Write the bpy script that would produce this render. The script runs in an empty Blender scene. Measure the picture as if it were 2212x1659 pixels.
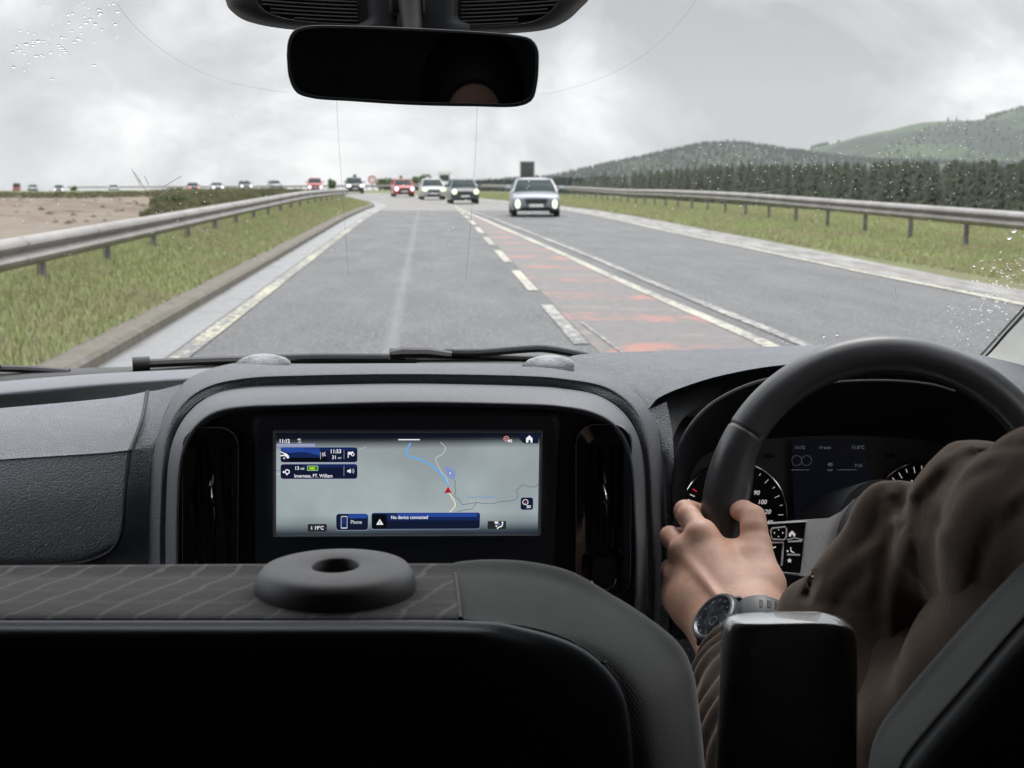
import bpy, bmesh, math, random
import numpy as np
from mathutils import Vector, Matrix
R_ = math.radians
random.seed(7); np.random.seed(7)
sc = bpy.context.scene
COL = sc.collection

# ------------------------------------------------------------------ camera, world, sun, exposure
CAM = Vector((0, 0, 1.63)); YAW = R_(3.47); PIT = R_(8.67); FPX = 3017.0
Fv = Vector((math.sin(YAW)*math.cos(PIT), math.cos(YAW)*math.cos(PIT), -math.sin(PIT)))
Rv = Vector((math.cos(YAW), -math.sin(YAW), 0)); Uv = Rv.cross(Fv)
cd = bpy.data.cameras.new('camera'); cam = bpy.data.objects.new('camera', cd); COL.objects.link(cam)
M_ = Matrix((Rv, Uv, -Fv)).transposed().to_4x4(); M_.translation = CAM
cam.matrix_world = M_
cd.sensor_width = 36; cd.lens = 36*FPX/2212; cd.clip_start = 0.02; cd.clip_end = 20000
cd.dof.use_dof = True; cd.dof.focus_distance = 1.30; cd.dof.aperture_fstop = 18
sc.camera = cam

def P(u, v, y):
    """the world point seen at (u, v) of the photo (2212 wide) that lies y metres ahead"""
    d = Fv + Rv*((u-1106)/FPX) + Uv*((829.5-v)/FPX)
    return CAM + d*(y/d.y)

w = bpy.data.worlds.new("World"); sc.world = w; w.use_nodes = True
nt = w.node_tree; N = nt.nodes; L = nt.links
bg = N['Background']
SUN_EL, SUN_ROT = R_(58), R_(20)
sky = N.new('ShaderNodeTexSky'); sky.sky_type = 'NISHITA'; sky.sun_disc = False
sky.sun_elevation = SUN_EL; sky.sun_rotation = SUN_ROT
tc = N.new('ShaderNodeTexCoord'); sep = N.new('ShaderNodeSeparateXYZ'); L.new(tc.outputs['Generated'], sep.inputs[0])
ab = N.new('ShaderNodeMath'); ab.operation = 'ABSOLUTE'; L.new(sep.outputs['Z'], ab.inputs[0])
ad = N.new('ShaderNodeMath'); ad.operation = 'ADD'; ad.inputs[1].default_value = .05; L.new(ab.outputs[0], ad.inputs[0])
cmb = N.new('ShaderNodeCombineXYZ'); L.new(sep.outputs['X'], cmb.inputs[0]); L.new(sep.outputs['Y'], cmb.inputs[1]); L.new(ad.outputs[0], cmb.inputs[2])
L.new(cmb.outputs[0], sky.inputs[0])
# clouds: layered noise over the direction, stretched along the horizon
mp = N.new('ShaderNodeMapping'); mp.inputs['Scale'].default_value = (6.5, 6.5, 10); mp.inputs['Location'].default_value = (3.1, 0.4, .35)
L.new(tc.outputs['Generated'], mp.inputs[0])
n1 = N.new('ShaderNodeTexNoise'); n1.inputs['Scale'].default_value = 1.0; n1.inputs['Detail'].default_value = 6; n1.inputs['Roughness'].default_value = .57; n1.inputs['Distortion'].default_value = .35
L.new(mp.outputs[0], n1.inputs['Vector'])
cr = N.new('ShaderNodeValToRGB'); e = cr.color_ramp.elements
e[0].position = .36; e[0].color = (.475, .488, .505, 1); e[1].position = .65; e[1].color = (.97, .972, .978, 1)
m_ = e.new(.50); m_.color = (.65, .662, .678, 1)
L.new(n1.outputs['Fac'], cr.inputs[0])
er = N.new('ShaderNodeMapRange'); er.inputs['From Min'].default_value = .14; er.inputs['From Max'].default_value = .6
er.inputs['To Min'].default_value = 1.0; er.inputs['To Max'].default_value = 4.2
L.new(sep.outputs['Z'], er.inputs['Value'])
mul = N.new('ShaderNodeVectorMath'); mul.operation = 'SCALE'; L.new(cr.outputs[0], mul.inputs[0]); L.new(er.outputs[0], mul.inputs['Scale'])
sk = N.new('ShaderNodeVectorMath'); sk.operation = 'SCALE'; sk.inputs['Scale'].default_value = .1; L.new(sky.outputs[0], sk.inputs[0])
mx = N.new('ShaderNodeMix'); mx.data_type = 'RGBA'; mx.inputs[0].default_value = .06
L.new(mul.outputs[0], mx.inputs[6]); L.new(sk.outputs[0], mx.inputs[7]); L.new(mx.outputs[2], bg.inputs[0]); bg.inputs[1].default_value = 1.0

sl = bpy.data.lights.new('sun', 'SUN'); sl.energy = 1.2; sl.angle = R_(25); sl.color = (1, .97, .93)
so = bpy.data.objects.new('sun', sl); COL.objects.link(so)
sd = Vector((math.sin(SUN_ROT)*math.cos(SUN_EL), math.cos(SUN_ROT)*math.cos(SUN_EL), math.sin(SUN_EL)))
so.rotation_euler = (-sd).to_track_quat('-Z', 'Y').to_euler()
sc.view_settings.view_transform = 'Standard'; sc.view_settings.look = 'None'
sc.view_settings.exposure = 0; sc.view_settings.gamma = 1; sc.view_settings.use_curve_mapping = False
sc.render.engine = 'CYCLES'; sc.cycles.use_denoising = True
sc.cycles.max_bounces = 8; sc.cycles.diffuse_bounces = 3; sc.cycles.transparent_max_bounces = 16
sc.cycles.sample_clamp_indirect = 6; sc.cycles.caustics_refractive = True

# ------------------------------------------------------------------ helpers
def srgb(r, g, b):
    return tuple(((c/255)/12.92 if c/255 <= .04045 else ((c/255+.055)/1.055)**2.4) for c in (r, g, b))

class Mat:
    """tiny node-graph builder around a Principled BSDF"""
    def __init__(s, name, col=(.5, .5, .5), rough=.6, metal=0, spec=.5, coat=0):
        s.m = bpy.data.materials.new(name); s.m.use_nodes = True; s.t = s.m.node_tree; s.n = s.t.nodes; s.l = s.t.links
        s.b = s.n['Principled BSDF']; b = s.b.inputs
        b['Base Color'].default_value = (*col, 1); b['Roughness'].default_value = rough; b['Metallic'].default_value = metal
        b['Specular IOR Level'].default_value = spec; b['Coat Weight'].default_value = coat
        s.tc = None
    def co(s, kind='Object'):
        if s.tc is None: s.tc = s.n.new('ShaderNodeTexCoord')
        return s.tc.outputs[kind]
    def geo(s):
        g = s.n.new('ShaderNodeNewGeometry'); return g.outputs['Position']
    def noise(s, scale, detail=4, rough=.55, dist=0, vec=None, stretch=None):
        n = s.n.new('ShaderNodeTexNoise'); n.inputs['Scale'].default_value = scale; n.inputs['Detail'].default_value = detail
        n.inputs['Roughness'].default_value = rough; n.inputs['Distortion'].default_value = dist
        v = vec or s.co()
        if stretch:
            mp = s.n.new('ShaderNodeMapping'); mp.inputs['Scale'].default_value = stretch; s.l.new(v, mp.inputs[0]); v = mp.outputs[0]
        s.l.new(v, n.inputs['Vector']); return n.outputs['Fac']
    def voro(s, scale, feat='F1', vec=None):
        n = s.n.new('ShaderNodeTexVoronoi'); n.feature = feat; n.inputs['Scale'].default_value = scale
        s.l.new(vec or s.co(), n.inputs['Vector']); return n.outputs['Distance']
    def ramp(s, fac, *stops):
        r = s.n.new('ShaderNodeValToRGB'); s.l.new(fac, r.inputs[0]); e = r.color_ramp.elements
        for i, (p, c) in enumerate(stops):
            if i < 2: k = e[i]; k.position = p
            else: k = e.new(p)
            k.color = (*(c if isinstance(c, tuple) else (c, c, c)), 1)
        return r.outputs[0]
    def mix(s, fac, a, b, mode='MIX'):
        m = s.n.new('ShaderNodeMix'); m.data_type = 'RGBA'; m.blend_type = mode
        for i, x in ((0, fac), (6, a), (7, b)):
            if isinstance(x, (int, float)): m.inputs[i].default_value = x
            elif isinstance(x, tuple): m.inputs[i].default_value = (*x, 1)
            else: s.l.new(x, m.inputs[i])
        return m.outputs[2]
    def math(s, op, a, b=0, c=None):
        m = s.n.new('ShaderNodeMath'); m.operation = op
        for i, x in enumerate((a, b, c)):
            if x is None: continue
            if isinstance(x, (int, float)): m.inputs[i].default_value = x
            else: s.l.new(x, m.inputs[i])
        return m.outputs[0]
    def xyz(s, vec):
        n = s.n.new('ShaderNodeSeparateXYZ'); s.l.new(vec, n.inputs[0]); return n.outputs
    def color(s, o): s.l.new(o, s.b.inputs['Base Color']); return s
    def rough(s, o): s.l.new(o, s.b.inputs['Roughness']); return s
    def bump(s, h, strength=.3, dist=.001):
        b = s.n.new('ShaderNodeBump'); b.inputs['Strength'].default_value = strength; b.inputs['Distance'].default_value = dist
        s.l.new(h, b.inputs['Height']); s.l.new(b.outputs[0], s.b.inputs['Normal']); return s

def emit(name, col, k=1.0):
    m = bpy.data.materials.new(name); m.use_nodes = True; b = m.node_tree.nodes['Principled BSDF'].inputs
    b['Base Color'].default_value = (0.01, .01, .01, 1); b['Roughness'].default_value = .35; b['Specular IOR Level'].default_value = .2
    b['Emission Color'].default_value = (*col, 1); b['Emission Strength'].default_value = k
    return m

def tag(o, label=None, cat=None, group=None, kind=None):
    for k, v in (('label', label), ('category', cat), ('group', group), ('kind', kind)):
        if v: o[k] = v
    return o
def empty(name, label, cat, loc=(0, 0, 0), group=None, rz=0):
    o = bpy.data.objects.new(name, None); COL.objects.link(o); o.location = loc; o.rotation_euler = (0, 0, rz); o.empty_display_size = .1
    return tag(o, label, cat, group)

class MB:
    """collects geometry for ONE mesh object"""
    def __init__(s): s.v = []; s.f = []; s.mi = []
    def add(s, vs, fs, mi=0):
        k = len(s.v); s.v += [tuple(x) for x in vs]; s.f += [tuple(i+k for i in f) for f in fs]; s.mi += [mi]*len(fs); return s
    def box(s, c, size, rot=None, mi=0, bev=0):
        bm = bmesh.new(); bmesh.ops.create_cube(bm, size=1)
        bmesh.ops.scale(bm, vec=size, verts=bm.verts)
        if bev: bmesh.ops.bevel(bm, geom=bm.edges[:], offset=bev, segments=3, affect='EDGES', profile=.5)
        if rot is not None: bmesh.ops.rotate(bm, cent=(0, 0, 0), matrix=rot, verts=bm.verts)
        bmesh.ops.translate(bm, vec=c, verts=bm.verts)
        s.bm(bm, mi); return s
    def bm(s, bm, mi=0):
        bm.verts.index_update()
        s.add([v.co for v in bm.verts], [[v.index for v in f.verts] for f in bm.faces], mi); bm.free()
    def tube(s, pts, r, seg=8, mi=0, cap=True, up=Vector((0, 0, 1)), sq=1.0):
        pts = [Vector(p) for p in pts]; n = len(pts); vs = []; fs = []
        for i, p in enumerate(pts):
            t = (pts[min(i+1, n-1)]-pts[max(i-1, 0)]).normalized()
            a = t.cross(up); a = a.normalized() if a.length > 1e-4 else t.orthogonal().normalized(); b = a.cross(t)
            rr = r[i] if isinstance(r, (list, tuple)) else r
            for k in range(seg):
                th = 2*math.pi*k/seg; vs.append(p+a*(rr*math.cos(th))+b*(rr*sq*math.sin(th)))
        for i in range(n-1):
            for k in range(seg):
                fs.append((i*seg+k, i*seg+(k+1) % seg, (i+1)*seg+(k+1) % seg, (i+1)*seg+k))
        if cap: fs.append(tuple(range(seg-1, -1, -1))); fs.append(tuple((n-1)*seg+k for k in range(seg)))
        return s.add(vs, fs, mi)
    def cyl(s, a, b, r, r2=None, seg=16, mi=0): return s.tube([a, b], [r, r if r2 is None else r2], seg, mi)
    def poly(s, pts, mi=0): return s.add(pts, [tuple(range(len(pts)))], mi)
    def build(s, name, mats, parent=None, smooth=True, weld=False, angle=40):
        me = bpy.data.meshes.new(name); me.from_pydata(s.v, [], s.f)
        mats = mats if isinstance(mats, (list, tuple)) else [mats]
        for m in mats: me.materials.append(m.m if isinstance(m, Mat) else m)
        me.polygons.foreach_set('material_index', s.mi)
        bm = bmesh.new(); bm.from_mesh(me)
        if weld: bmesh.ops.remove_doubles(bm, verts=bm.verts, dist=1e-5)
        bmesh.ops.recalc_face_normals(bm, faces=bm.faces); bm.to_mesh(me); bm.free()
        if smooth:
            me.polygons.foreach_set('use_smooth', [True]*len(me.polygons))
            if angle < 180: me.set_sharp_from_angle(angle=R_(angle))
        o = bpy.data.objects.new(name, me); COL.objects.link(o)
        if parent:
            o.parent = parent; o.matrix_parent_inverse = Matrix.Identity(4)
            p = parent; off = Vector(p.location)
            while p.parent: p = p.parent; off += Vector(p.location)
            if getattr(s, 'world', True): o.data.transform(Matrix.Translation(-off))
        return o

def cat(pts, n):
    """resample a control polyline with a centripetal-ish Catmull-Rom curve to n points"""
    A = np.array([tuple(p) for p in pts], float)
    if len(A) == 1: return np.repeat(A, n, 0)
    d = np.r_[0, np.cumsum(np.maximum(np.linalg.norm(np.diff(A, axis=0), axis=1), 1e-9)**.5)]
    T = np.zeros_like(A)
    for i in range(len(A)):
        if i == 0: T[i] = (A[1]-A[0])/(d[1]-d[0])
        elif i == len(A)-1: T[i] = (A[-1]-A[-2])/(d[-1]-d[-2])
        else:
            h0, h1 = d[i]-d[i-1], d[i+1]-d[i]
            T[i] = ((A[i]-A[i-1])/h0*h1+(A[i+1]-A[i])/h1*h0)/(h0+h1)
    return A, d, T, n
def cat_eval(c, ts):
    A, d, T, _ = c; out = []
    for t in ts:
        i = min(max(int(np.searchsorted(d, t, 'right'))-1, 0), len(A)-2); h = d[i+1]-d[i]; s = (t-d[i])/h
        out.append((2*s**3-3*s**2+1)*A[i]+(s**3-2*s**2+s)*h*T[i]+(-2*s**3+3*s**2)*A[i+1]+(s**3-s**2)*h*T[i+1])
    return np.array(out)
def curve(pts, n, closed=False):
    if closed: pts = list(pts)+[pts[0]]
    c = cat(pts, n)
    q = cat_eval(c, np.linspace(0, c[1][-1], n*4))
    s = np.r_[0, np.cumsum(np.linalg.norm(np.diff(q, axis=0), axis=1))]
    t = np.linspace(0, s[-1], n)
    r = np.stack([np.interp(t, s, q[:, k]) for k in range(q.shape[1])], 1)
    return [Vector(x) for x in (r[:-1] if closed else r)]
def curve_i(pts, n):
    """like curve, but keeps the control points evenly numbered (so that rows with the same count stay matched)"""
    A = np.array([tuple(p) for p in pts], float); m = len(A); out = []
    for t in np.linspace(0, m-1, n):
        i = min(int(t), m-2); s = t-i
        p0, p1, p2, p3 = A[max(i-1, 0)], A[i], A[i+1], A[min(i+2, m-1)]
        out.append(Vector(.5*((2*p1)+(-p0+p2)*s+(2*p0-5*p1+4*p2-p3)*s*s+(-p0+3*p1-3*p2+p3)*s**3)))
    return out
def loft(mb, rows, nu=40, nv=24, mi=0, matched=True, uv=True):
    """rows: lists of (u, v, y) photo/distance triples (or Vectors when uv=False); every row runs the same way"""
    R = []
    for r in rows:
        pts = [P(*p) for p in r] if uv else [Vector(p) for p in r]
        R.append(curve_i(pts, nu) if matched else curve(pts, nu))
    cols = [curve_i([R[j][i] for j in range(len(R))], nv) for i in range(nu)] if len(R) > 2 else [[R[0][i].lerp(R[1][i], t) for t in np.linspace(0, 1, nv)] for i in range(nu)]
    vs = [cols[i][j] for i in range(nu) for j in range(nv)]
    fs = [(i*nv+j, i*nv+j+1, (i+1)*nv+j+1, (i+1)*nv+j) for i in range(nu-1) for j in range(nv-1)]
    mb.add(vs, fs, mi); return cols
def interp(xs, ys, x):
    """smooth monotone interpolation (PCHIP)"""
    xs = np.asarray(xs, float); ys = np.asarray(ys, float); h = np.diff(xs); dl = np.diff(ys)/h
    m = np.zeros(len(xs)); m[0] = dl[0]; m[-1] = dl[-1]
    for i in range(1, len(xs)-1):
        m[i] = 0 if dl[i-1]*dl[i] <= 0 else 2*dl[i-1]*dl[i]/(dl[i-1]+dl[i])
    x = np.asarray(x, float); i = np.clip(np.searchsorted(xs, x, 'right')-1, 0, len(xs)-2); s = np.clip((x-xs[i])/h[i], 0, 1)
    r = (2*s**3-3*s**2+1)*ys[i]+(s**3-2*s**2+s)*h[i]*m[i]+(-2*s**3+3*s**2)*ys[i+1]+(s**3-s**2)*h[i]*m[i+1]
    r = np.where(x > xs[-1], ys[-1]+(x-xs[-1])*m[-1], r); return np.where(x < xs[0], ys[0], r)

# ---- signed distance bodies, meshed by surface nets
def sd_cap(X, a, b, ra, rb):
    a = np.array(a, np.float32); b = np.array(b, np.float32); ba = b-a; pa = X-a
    h = np.clip((pa@ba)/max(float(ba@ba), 1e-9), 0, 1); return np.linalg.norm(pa-h[..., None]*ba, axis=-1)-(ra+(rb-ra)*h)
def sd_ell(X, c, r, rot=None):
    q = X-np.array(c, np.float32)
    if rot is not None: q = q@np.array(rot, np.float32)
    r = np.array(r, np.float32); k0 = np.linalg.norm(q/r, axis=-1); k1 = np.linalg.norm(q/(r*r), axis=-1); return k0*(k0-1)/np.maximum(k1, 1e-6)
def smin(a, b, k):
    if k <= 0: return np.minimum(a, b)
    h = np.clip(.5+.5*(b-a)/k, 0, 1); return b*(1-h)+a*h-k*h*(1-h)
def nets(fn, lo, hi, step):
    ax = [np.arange(lo[i], hi[i]+step, step, dtype=np.float32) for i in range(3)]
    X = np.stack(np.meshgrid(*ax, indexing='ij'), -1); D = fn(X).astype(np.float32)
    nx, ny, nz = D.shape; ins = D < 0
    acc = np.zeros((nx-1, ny-1, nz-1, 3), np.float32); cnt = np.zeros((nx-1, ny-1, nz-1), np.float32)
    crossing = []
    for axn in range(3):
        s0 = [slice(None)]*3; s1 = [slice(None)]*3; s0[axn] = slice(0, -1); s1[axn] = slice(1, None)
        d0, d1 = D[tuple(s0)], D[tuple(s1)]; c = (d0 < 0) != (d1 < 0); t = np.where(c, d0/np.where(c, d0-d1, 1), 0)
        crossing.append(c); o = [i for i in range(3) if i != axn]
        base = np.stack(np.meshgrid(*[np.arange(n) for n in c.shape], indexing='ij'), -1).astype(np.float32)
        base[..., axn] += t; base *= c[..., None]; cf = c.astype(np.float32)
        for da in (0, 1):
            for db in (0, 1):
                sl = [slice(None)]*3
                n_o = [(nx, ny, nz)[i] for i in o]
                sl[o[0]] = slice(da, da+n_o[0]-1); sl[o[1]] = slice(db, db+n_o[1]-1)
                acc += base[tuple(sl)]; cnt += cf[tuple(sl)]
    cell = cnt > 0; idx = -np.ones(cell.shape, np.int64); idx[cell] = np.arange(cell.sum())
    V = acc[cell]/cnt[cell][:, None]*step+np.array(lo, np.float32)
    F = []
    for axn in range(3):
        c = crossing[axn]; o = [i for i in range(3) if i != axn]; ii = np.argwhere(c)
        ok = (ii[:, o[0]] > 0) & (ii[:, o[1]] > 0) & (ii[:, o[0]] < (nx, ny, nz)[o[0]]-1) & (ii[:, o[1]] < (nx, ny, nz)[o[1]]-1); ii = ii[ok]
        q = []
        for da, db in ((1, 1), (0, 1), (0, 0), (1, 0)):
            j = ii.copy(); j[:, o[0]] -= da; j[:, o[1]] -= db; q.append(idx[j[:, 0], j[:, 1], j[:, 2]])
        q = np.stack(q, 1); F.append(q[(q >= 0).all(1)])
    F = np.concatenate(F) if F else np.zeros((0, 4), int)
    return V, F
def sdf_mesh(mb, prims, step, pad=.012, mi=0, warp=None, relax=1):
    """prims: ('c', a, b, ra, rb, k) capsules or ('e', c, radii, rot, k) ellipsoids or ('s', ...) subtracted capsules"""
    lo = np.array([1e9]*3); hi = -lo
    for p in prims:
        if p[0] == 's': continue
        if p[0] == 'c': pts = [(p[1], p[3]), (p[2], p[4])]
        else: pts = [(p[1], max(p[2]))]
        for c, r in pts: c = np.array(tuple(c)); lo = np.minimum(lo, c-r-pad); hi = np.maximum(hi, c+r+pad)
    def fn(X):
        D = None
        for p in prims:
            if p[0] in 'cs': d = sd_cap(X, tuple(p[1]), tuple(p[2]), p[3], p[4]); k = p[5]
            else: d = sd_ell(X, tuple(p[1]), p[2], p[3]); k = p[4]
            if p[0] == 's': D = -smin(-D, d, k)
            else: D = d if D is None else smin(D, d, k)
        if warp is not None: D = D+warp(X)
        return D
    V, Fq = nets(fn, lo, hi, step)
    if relax:
        for _ in range(relax):
            acc = np.zeros_like(V); cn = np.zeros(len(V))
            for a, b in ((0, 1), (1, 2), (2, 3), (3, 0)):
                np.add.at(acc, Fq[:, a], V[Fq[:, b]]); np.add.at(cn, Fq[:, a], 1); np.add.at(acc, Fq[:, b], V[Fq[:, a]]); np.add.at(cn, Fq[:, b], 1)
            V = .5*V+.5*acc/np.maximum(cn, 1)[:, None]
    mb.add(V.tolist(), Fq.tolist(), mi)

_tc = {}
def text(s, size=1.0, bold=0.0):
    """outlines of a string as (verts2d, faces, width), baseline at 0"""
    k = (s, size, bold)
    if k in _tc: return _tc[k]
    c = bpy.data.curves.new('t', 'FONT'); c.body = s; c.size = size; c.offset = bold*size; c.resolution_u = 3
    o = bpy.data.objects.new('t', c); COL.objects.link(o); dg = bpy.context.evaluated_depsgraph_get()
    me = o.evaluated_get(dg).to_mesh(); vs = [(v.co.x, v.co.y) for v in me.vertices]; fs = [tuple(p.vertices) for p in me.polygons]
    o.evaluated_get(dg).to_mesh_clear(); bpy.data.objects.remove(o); bpy.data.curves.remove(c)
    wd = max((v[0] for v in vs), default=0); _tc[k] = (vs, fs, wd); return _tc[k]
def rrect(x0, y0, x1, y1, r, n=5):
    out = []
    for cx, cy, a0 in ((x1-r, y0+r, -90), (x1-r, y1-r, 0), (x0+r, y1-r, 90), (x0+r, y0+r, 180)):
        for k in range(n+1):
            a = R_(a0+90*k/n); out.append((cx+r*math.cos(a), cy+r*math.sin(a)))
    return out
# ------------------------------------------------------------------ setting: road, ground, hills
YS = [-60, 60, 75, 85, 95, 104, 122, 150, 167, 200, 220, 250, 300, 420]
XLs = [-2.19, -2.19, -2.22, -2.75, -3.75, -4.8, -7.3, -13.2, -18.2, -32, -42, -60, -96, -200]
def XL(y): return interp(YS, XLs, y)
def ZB(y): return interp([-60, 44, 60, 75, 86, 100, 111, 147, 175, 217, 260, 300, 1000, 3000], [0, 0, -.09, -.25, -.33, -.40, -.46, -.70, -.95, -1.40, -1.95, -2.45, -12.2, -39.5], y)
def L2(y): return XL(y)+interp([0, 13, 16.6, 21.6, 27, 34.7, 47.7, 62, 75, 100], [5.62, 5.41, 5.26, 5.06, 4.90, 4.62, 4.14, 3.84, 3.74, 3.70], y)
def L3(y): return L2(y)+interp([0, 13, 25, 48, 62, 74, 80, 200], [.32, .34, .42, .42, .30, .20, .16, .16], y)
def RE(y): return XL(y)+interp([0, 17, 23, 30, 41.5, 68, 100, 200], [9.65, 9.52, 9.25, 9.05, 8.7, 8.45, 8.0, 7.6], y)
BRY = [(10.5, -20), (10.5, 30), (10.55, 60), (10.9, 100), (10.2, 120), (8.6, 137), (5.6, 156), (0, 180), (-8, 205), (-22, 236), (-46, 275), (-80, 320)]

def HZ(x, y):
    """ground height"""
    xl, re_ = XL(y), RE(y); z = ZB(y); a = x-xl; b = x-(re_+1.05)
    left = np.where(a < -.60, np.clip((-a-.9)/1.1, 0, 1)*.30+.12, 0.)
    left = np.where(a < -3.0, (.42-np.clip((-a-3)/4, 0, 1)*.39), left)
    right = np.where(b > 0, np.clip(b/.25, 0, 1)*.05+np.clip(b/2, 0, 1)*.10, 0.)
    # beyond the right-hand barrier the land falls to a wooded valley
    xb = interp([-60, 60, 100, 120, 156, 180, 205, 236, 275, 320, 3000], [10.5, 10.55, 10.9, 10.2, 5.6, 0, -8, -22, -46, -80, -1000], y)
    far = x-xb-4.0
    right = right-np.where(far > 0, np.clip(far*.22*np.clip(1.25-y/400, .12, 1), 0, 11.5)*np.clip(1, 0, 1), 0)
    lt = -np.maximum(0, -x-15)*.008*np.clip((420-y)/150, 0, 1)
    und = np.where((a < -4), .10*np.sin(x*.31+y*.11)*np.sin(y*.17+1), 0)
    q = x+.185*y    # left of this line is the bare earth, right of it the green bank
    und = und+np.clip(-a/8-.6, 0, 1)*np.clip((130-y)/40, 0, 1)*(.18*np.sin(x*.9+np.sin(y*.23)*2)*np.sin(y*.33+x*.2)+.12*np.sin(x*2.1+y*.7))*(q < 0)
    und = und+.12*np.exp(-((q+3.5)/3.2)**2)*np.clip((y-35)/25, 0, 1)*np.clip((125-y)/35, 0, 1)*(a < -5)
    und = und+.15*np.clip(q/3, 0, 1)*np.clip((-a-5)/3, 0, 1)*np.clip((y-45)/20, 0, 1)*np.clip((130-y)/35, 0, 1)
    return z+left+right+lt+und

def road_sheet(mb, fa, fb, y0, y1, dz, step=1.5, na=2, mi=0):
    ys = np.arange(y0, y1+1e-6, step) if not hasattr(step, '__len__') else np.array(step); vs = []; fs = []
    for y in ys:
        a, b = float(fa(y)), float(fb(y))
        for k in range(na): vs.append((a+(b-a)*k/(na-1), y, float(ZB(y))+dz))
    for i in range(len(ys)-1):
        for k in range(na-1): fs.append((i*na+k, i*na+k+1, (i+1)*na+k+1, (i+1)*na+k))
    mb.add(vs, fs, mi)

# ---- materials of the setting
m = Mat('asphalt', rough=.5, spec=.35); g = m.geo(); x_ = m.xyz(g)
fine = m.noise(60, 3, .7, vec=g); big = m.noise(.9, 4, .6, vec=g, stretch=(1.5, .35, 1)); agg = m.noise(9, 5, .75, vec=g)
dark = m.ramp(agg, (.40, (.016, .0165, .017)), (.62, (.092, .093, .095)))
dark = m.mix(.35, dark, m.ramp(big, (.3, (.030, .031, .032)), (.7, (.060, .061, .063))))
sn = m.noise(26, 3, .75, vec=g, stretch=(1, .7, 1)); dark = m.mix(m.ramp(sn, (.52, 0.), (.62, .75)), dark, (.165, .165, .168)); dark = m.mix(m.ramp(sn, (.38, .8), (.47, 0.)), dark, (.018, .018, .02))
# a pale seam where the two wheel paths of the lane meet
ss = m.math('ABSOLUTE', m.math('SUBTRACT', x_['X'], -.35)); seam = m.ramp(m.math('ADD', ss, m.math('MULTIPLY', agg, .12)), (.07, 1.), (.16, 0.))
dark = m.mix(m.math('MULTIPLY', seam, .30), dark, (.19, .19, .19))
old = m.ramp(m.noise(3, 5, .6, vec=g), (.3, (.115, .110, .102)), (.7, (.16, .153, .144)))
zone = m.ramp(m.math('ADD', m.math('MULTIPLY', x_['Y'], .1), m.math('MULTIPLY', agg, .02)), (.0, 0.), (1., 1.))
zf = m.math('GREATER_THAN', m.math('ADD', x_['Y'], m.math('MULTIPLY', agg, 1.5)), 63.5)
m.color(m.mix(zf, dark, old)); m.rough(m.ramp(big, (.3, .62), (.7, .48))); m.bump(fine, .5, .004); M_ASPH = m
m = Mat('worn red hatching', rough=.5); g = m.geo(); x_ = m.xyz(g); agg = m.noise(7, 5, .7, vec=g, stretch=(1.2, .8, 1)); fine = m.noise(50, 3, .7, vec=g)
base = m.ramp(agg, (.3, (.045, .042, .041)), (.7, (.110, .097, .091)))
ph = m.math('FRACT', m.math('ADD', m.math('MULTIPLY', m.math('ADD', x_['Y'], m.math('MULTIPLY', x_['X'], .38)), 1/2.75), m.math('MULTIPLY', m.noise(.45, 3, .6, vec=g), .55)))
band = m.ramp(m.math('ADD', ph, m.math('MULTIPLY', agg, .25)), (.16, 0.), (.22, 1.)); band2 = m.ramp(m.math('ADD', ph, m.math('MULTIPLY', agg, .25)), (.46, 1.), (.56, 0.))
wear = m.ramp(m.noise(1.7, 5, .7, vec=g, stretch=(1, .6, 1)), (.46, .03), (.58, 1.))
rf = m.math('MULTIPLY', m.math('MULTIPLY', band, band2), wear)
c = m.mix(m.math('MULTIPLY', rf, .85), base, (.25, .088, .060)); pale = m.ramp(ph, (.52, 0.), (.60, 1.)); pale2 = m.ramp(ph, (.62, 1.), (.68, 0.))
c = m.mix(m.math('MULTIPLY', m.math('MULTIPLY', m.math('MULTIPLY', pale, pale2), wear), .3), c, (.27, .22, .17))
m.color(c); m.bump(fine, .5, .004); M_RED = m
def paint(name, wearlo, wearhi, col=(.38, .36, .28)):
    m = Mat(name, rough=.45); g = m.geo(); n = m.noise(7, 6, .75, vec=g, stretch=(1.6, 1, 1)); n2 = m.noise(.35, 2, vec=g)
    f = m.ramp(m.math('ADD', n, m.math('MULTIPLY', m.math('SUBTRACT', n2, .5), .35)), (wearlo, 0.), (wearhi, 1.))
    c = m.mix(m.noise(30, 3, vec=g), col, tuple(k*.8 for k in col)); m.color(m.mix(f, (.07, .07, .072), c)); m.bump(f, .4, .003); return m
M_PAINT = paint('solid line paint', .44, .50); M_WORN = paint('worn line paint', .51, .56, (.36, .35, .30)); M_EDGE = paint('edge line paint', .48, .54, (.38, .355, .25))
m = Mat('wet concrete channel', rough=.28); g = m.geo(); n = m.noise(1.2, 5, .65, vec=g, stretch=(1.5, .5, 1)); m.color(m.ramp(n, (.3, (.11, .112, .113)), (.7, (.20, .203, .205)))); m.rough(m.ramp(n, (.35, .42), (.7, .16))); M_CONC = m
m = Mat('gritty road edge', rough=.6); g = m.geo(); n = m.noise(1.6, 6, .7, vec=g, stretch=(1.6, .35, 1)); x_ = m.xyz(g)
m.color(m.ramp(n, (.36, (.065, .063, .062)), (.50, (.13, .12, .105)), (.64, (.27, .265, .26)))); m.rough(m.ramp(n, (.4, .5), (.65, .25))); M_GRIT = m
m = Mat('mossy concrete kerb', rough=.8); g = m.geo(); x_ = m.xyz(g); n = m.noise(8, 6, .7, vec=g)
c = m.ramp(n, (.3, (.06, .05, .04)), (.7, (.15, .13, .105))); j = m.math('FRACT', m.math('MULTIPLY', x_['Y'], 1/.9)); jf = m.math('LESS_THAN', j, .03)
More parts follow.
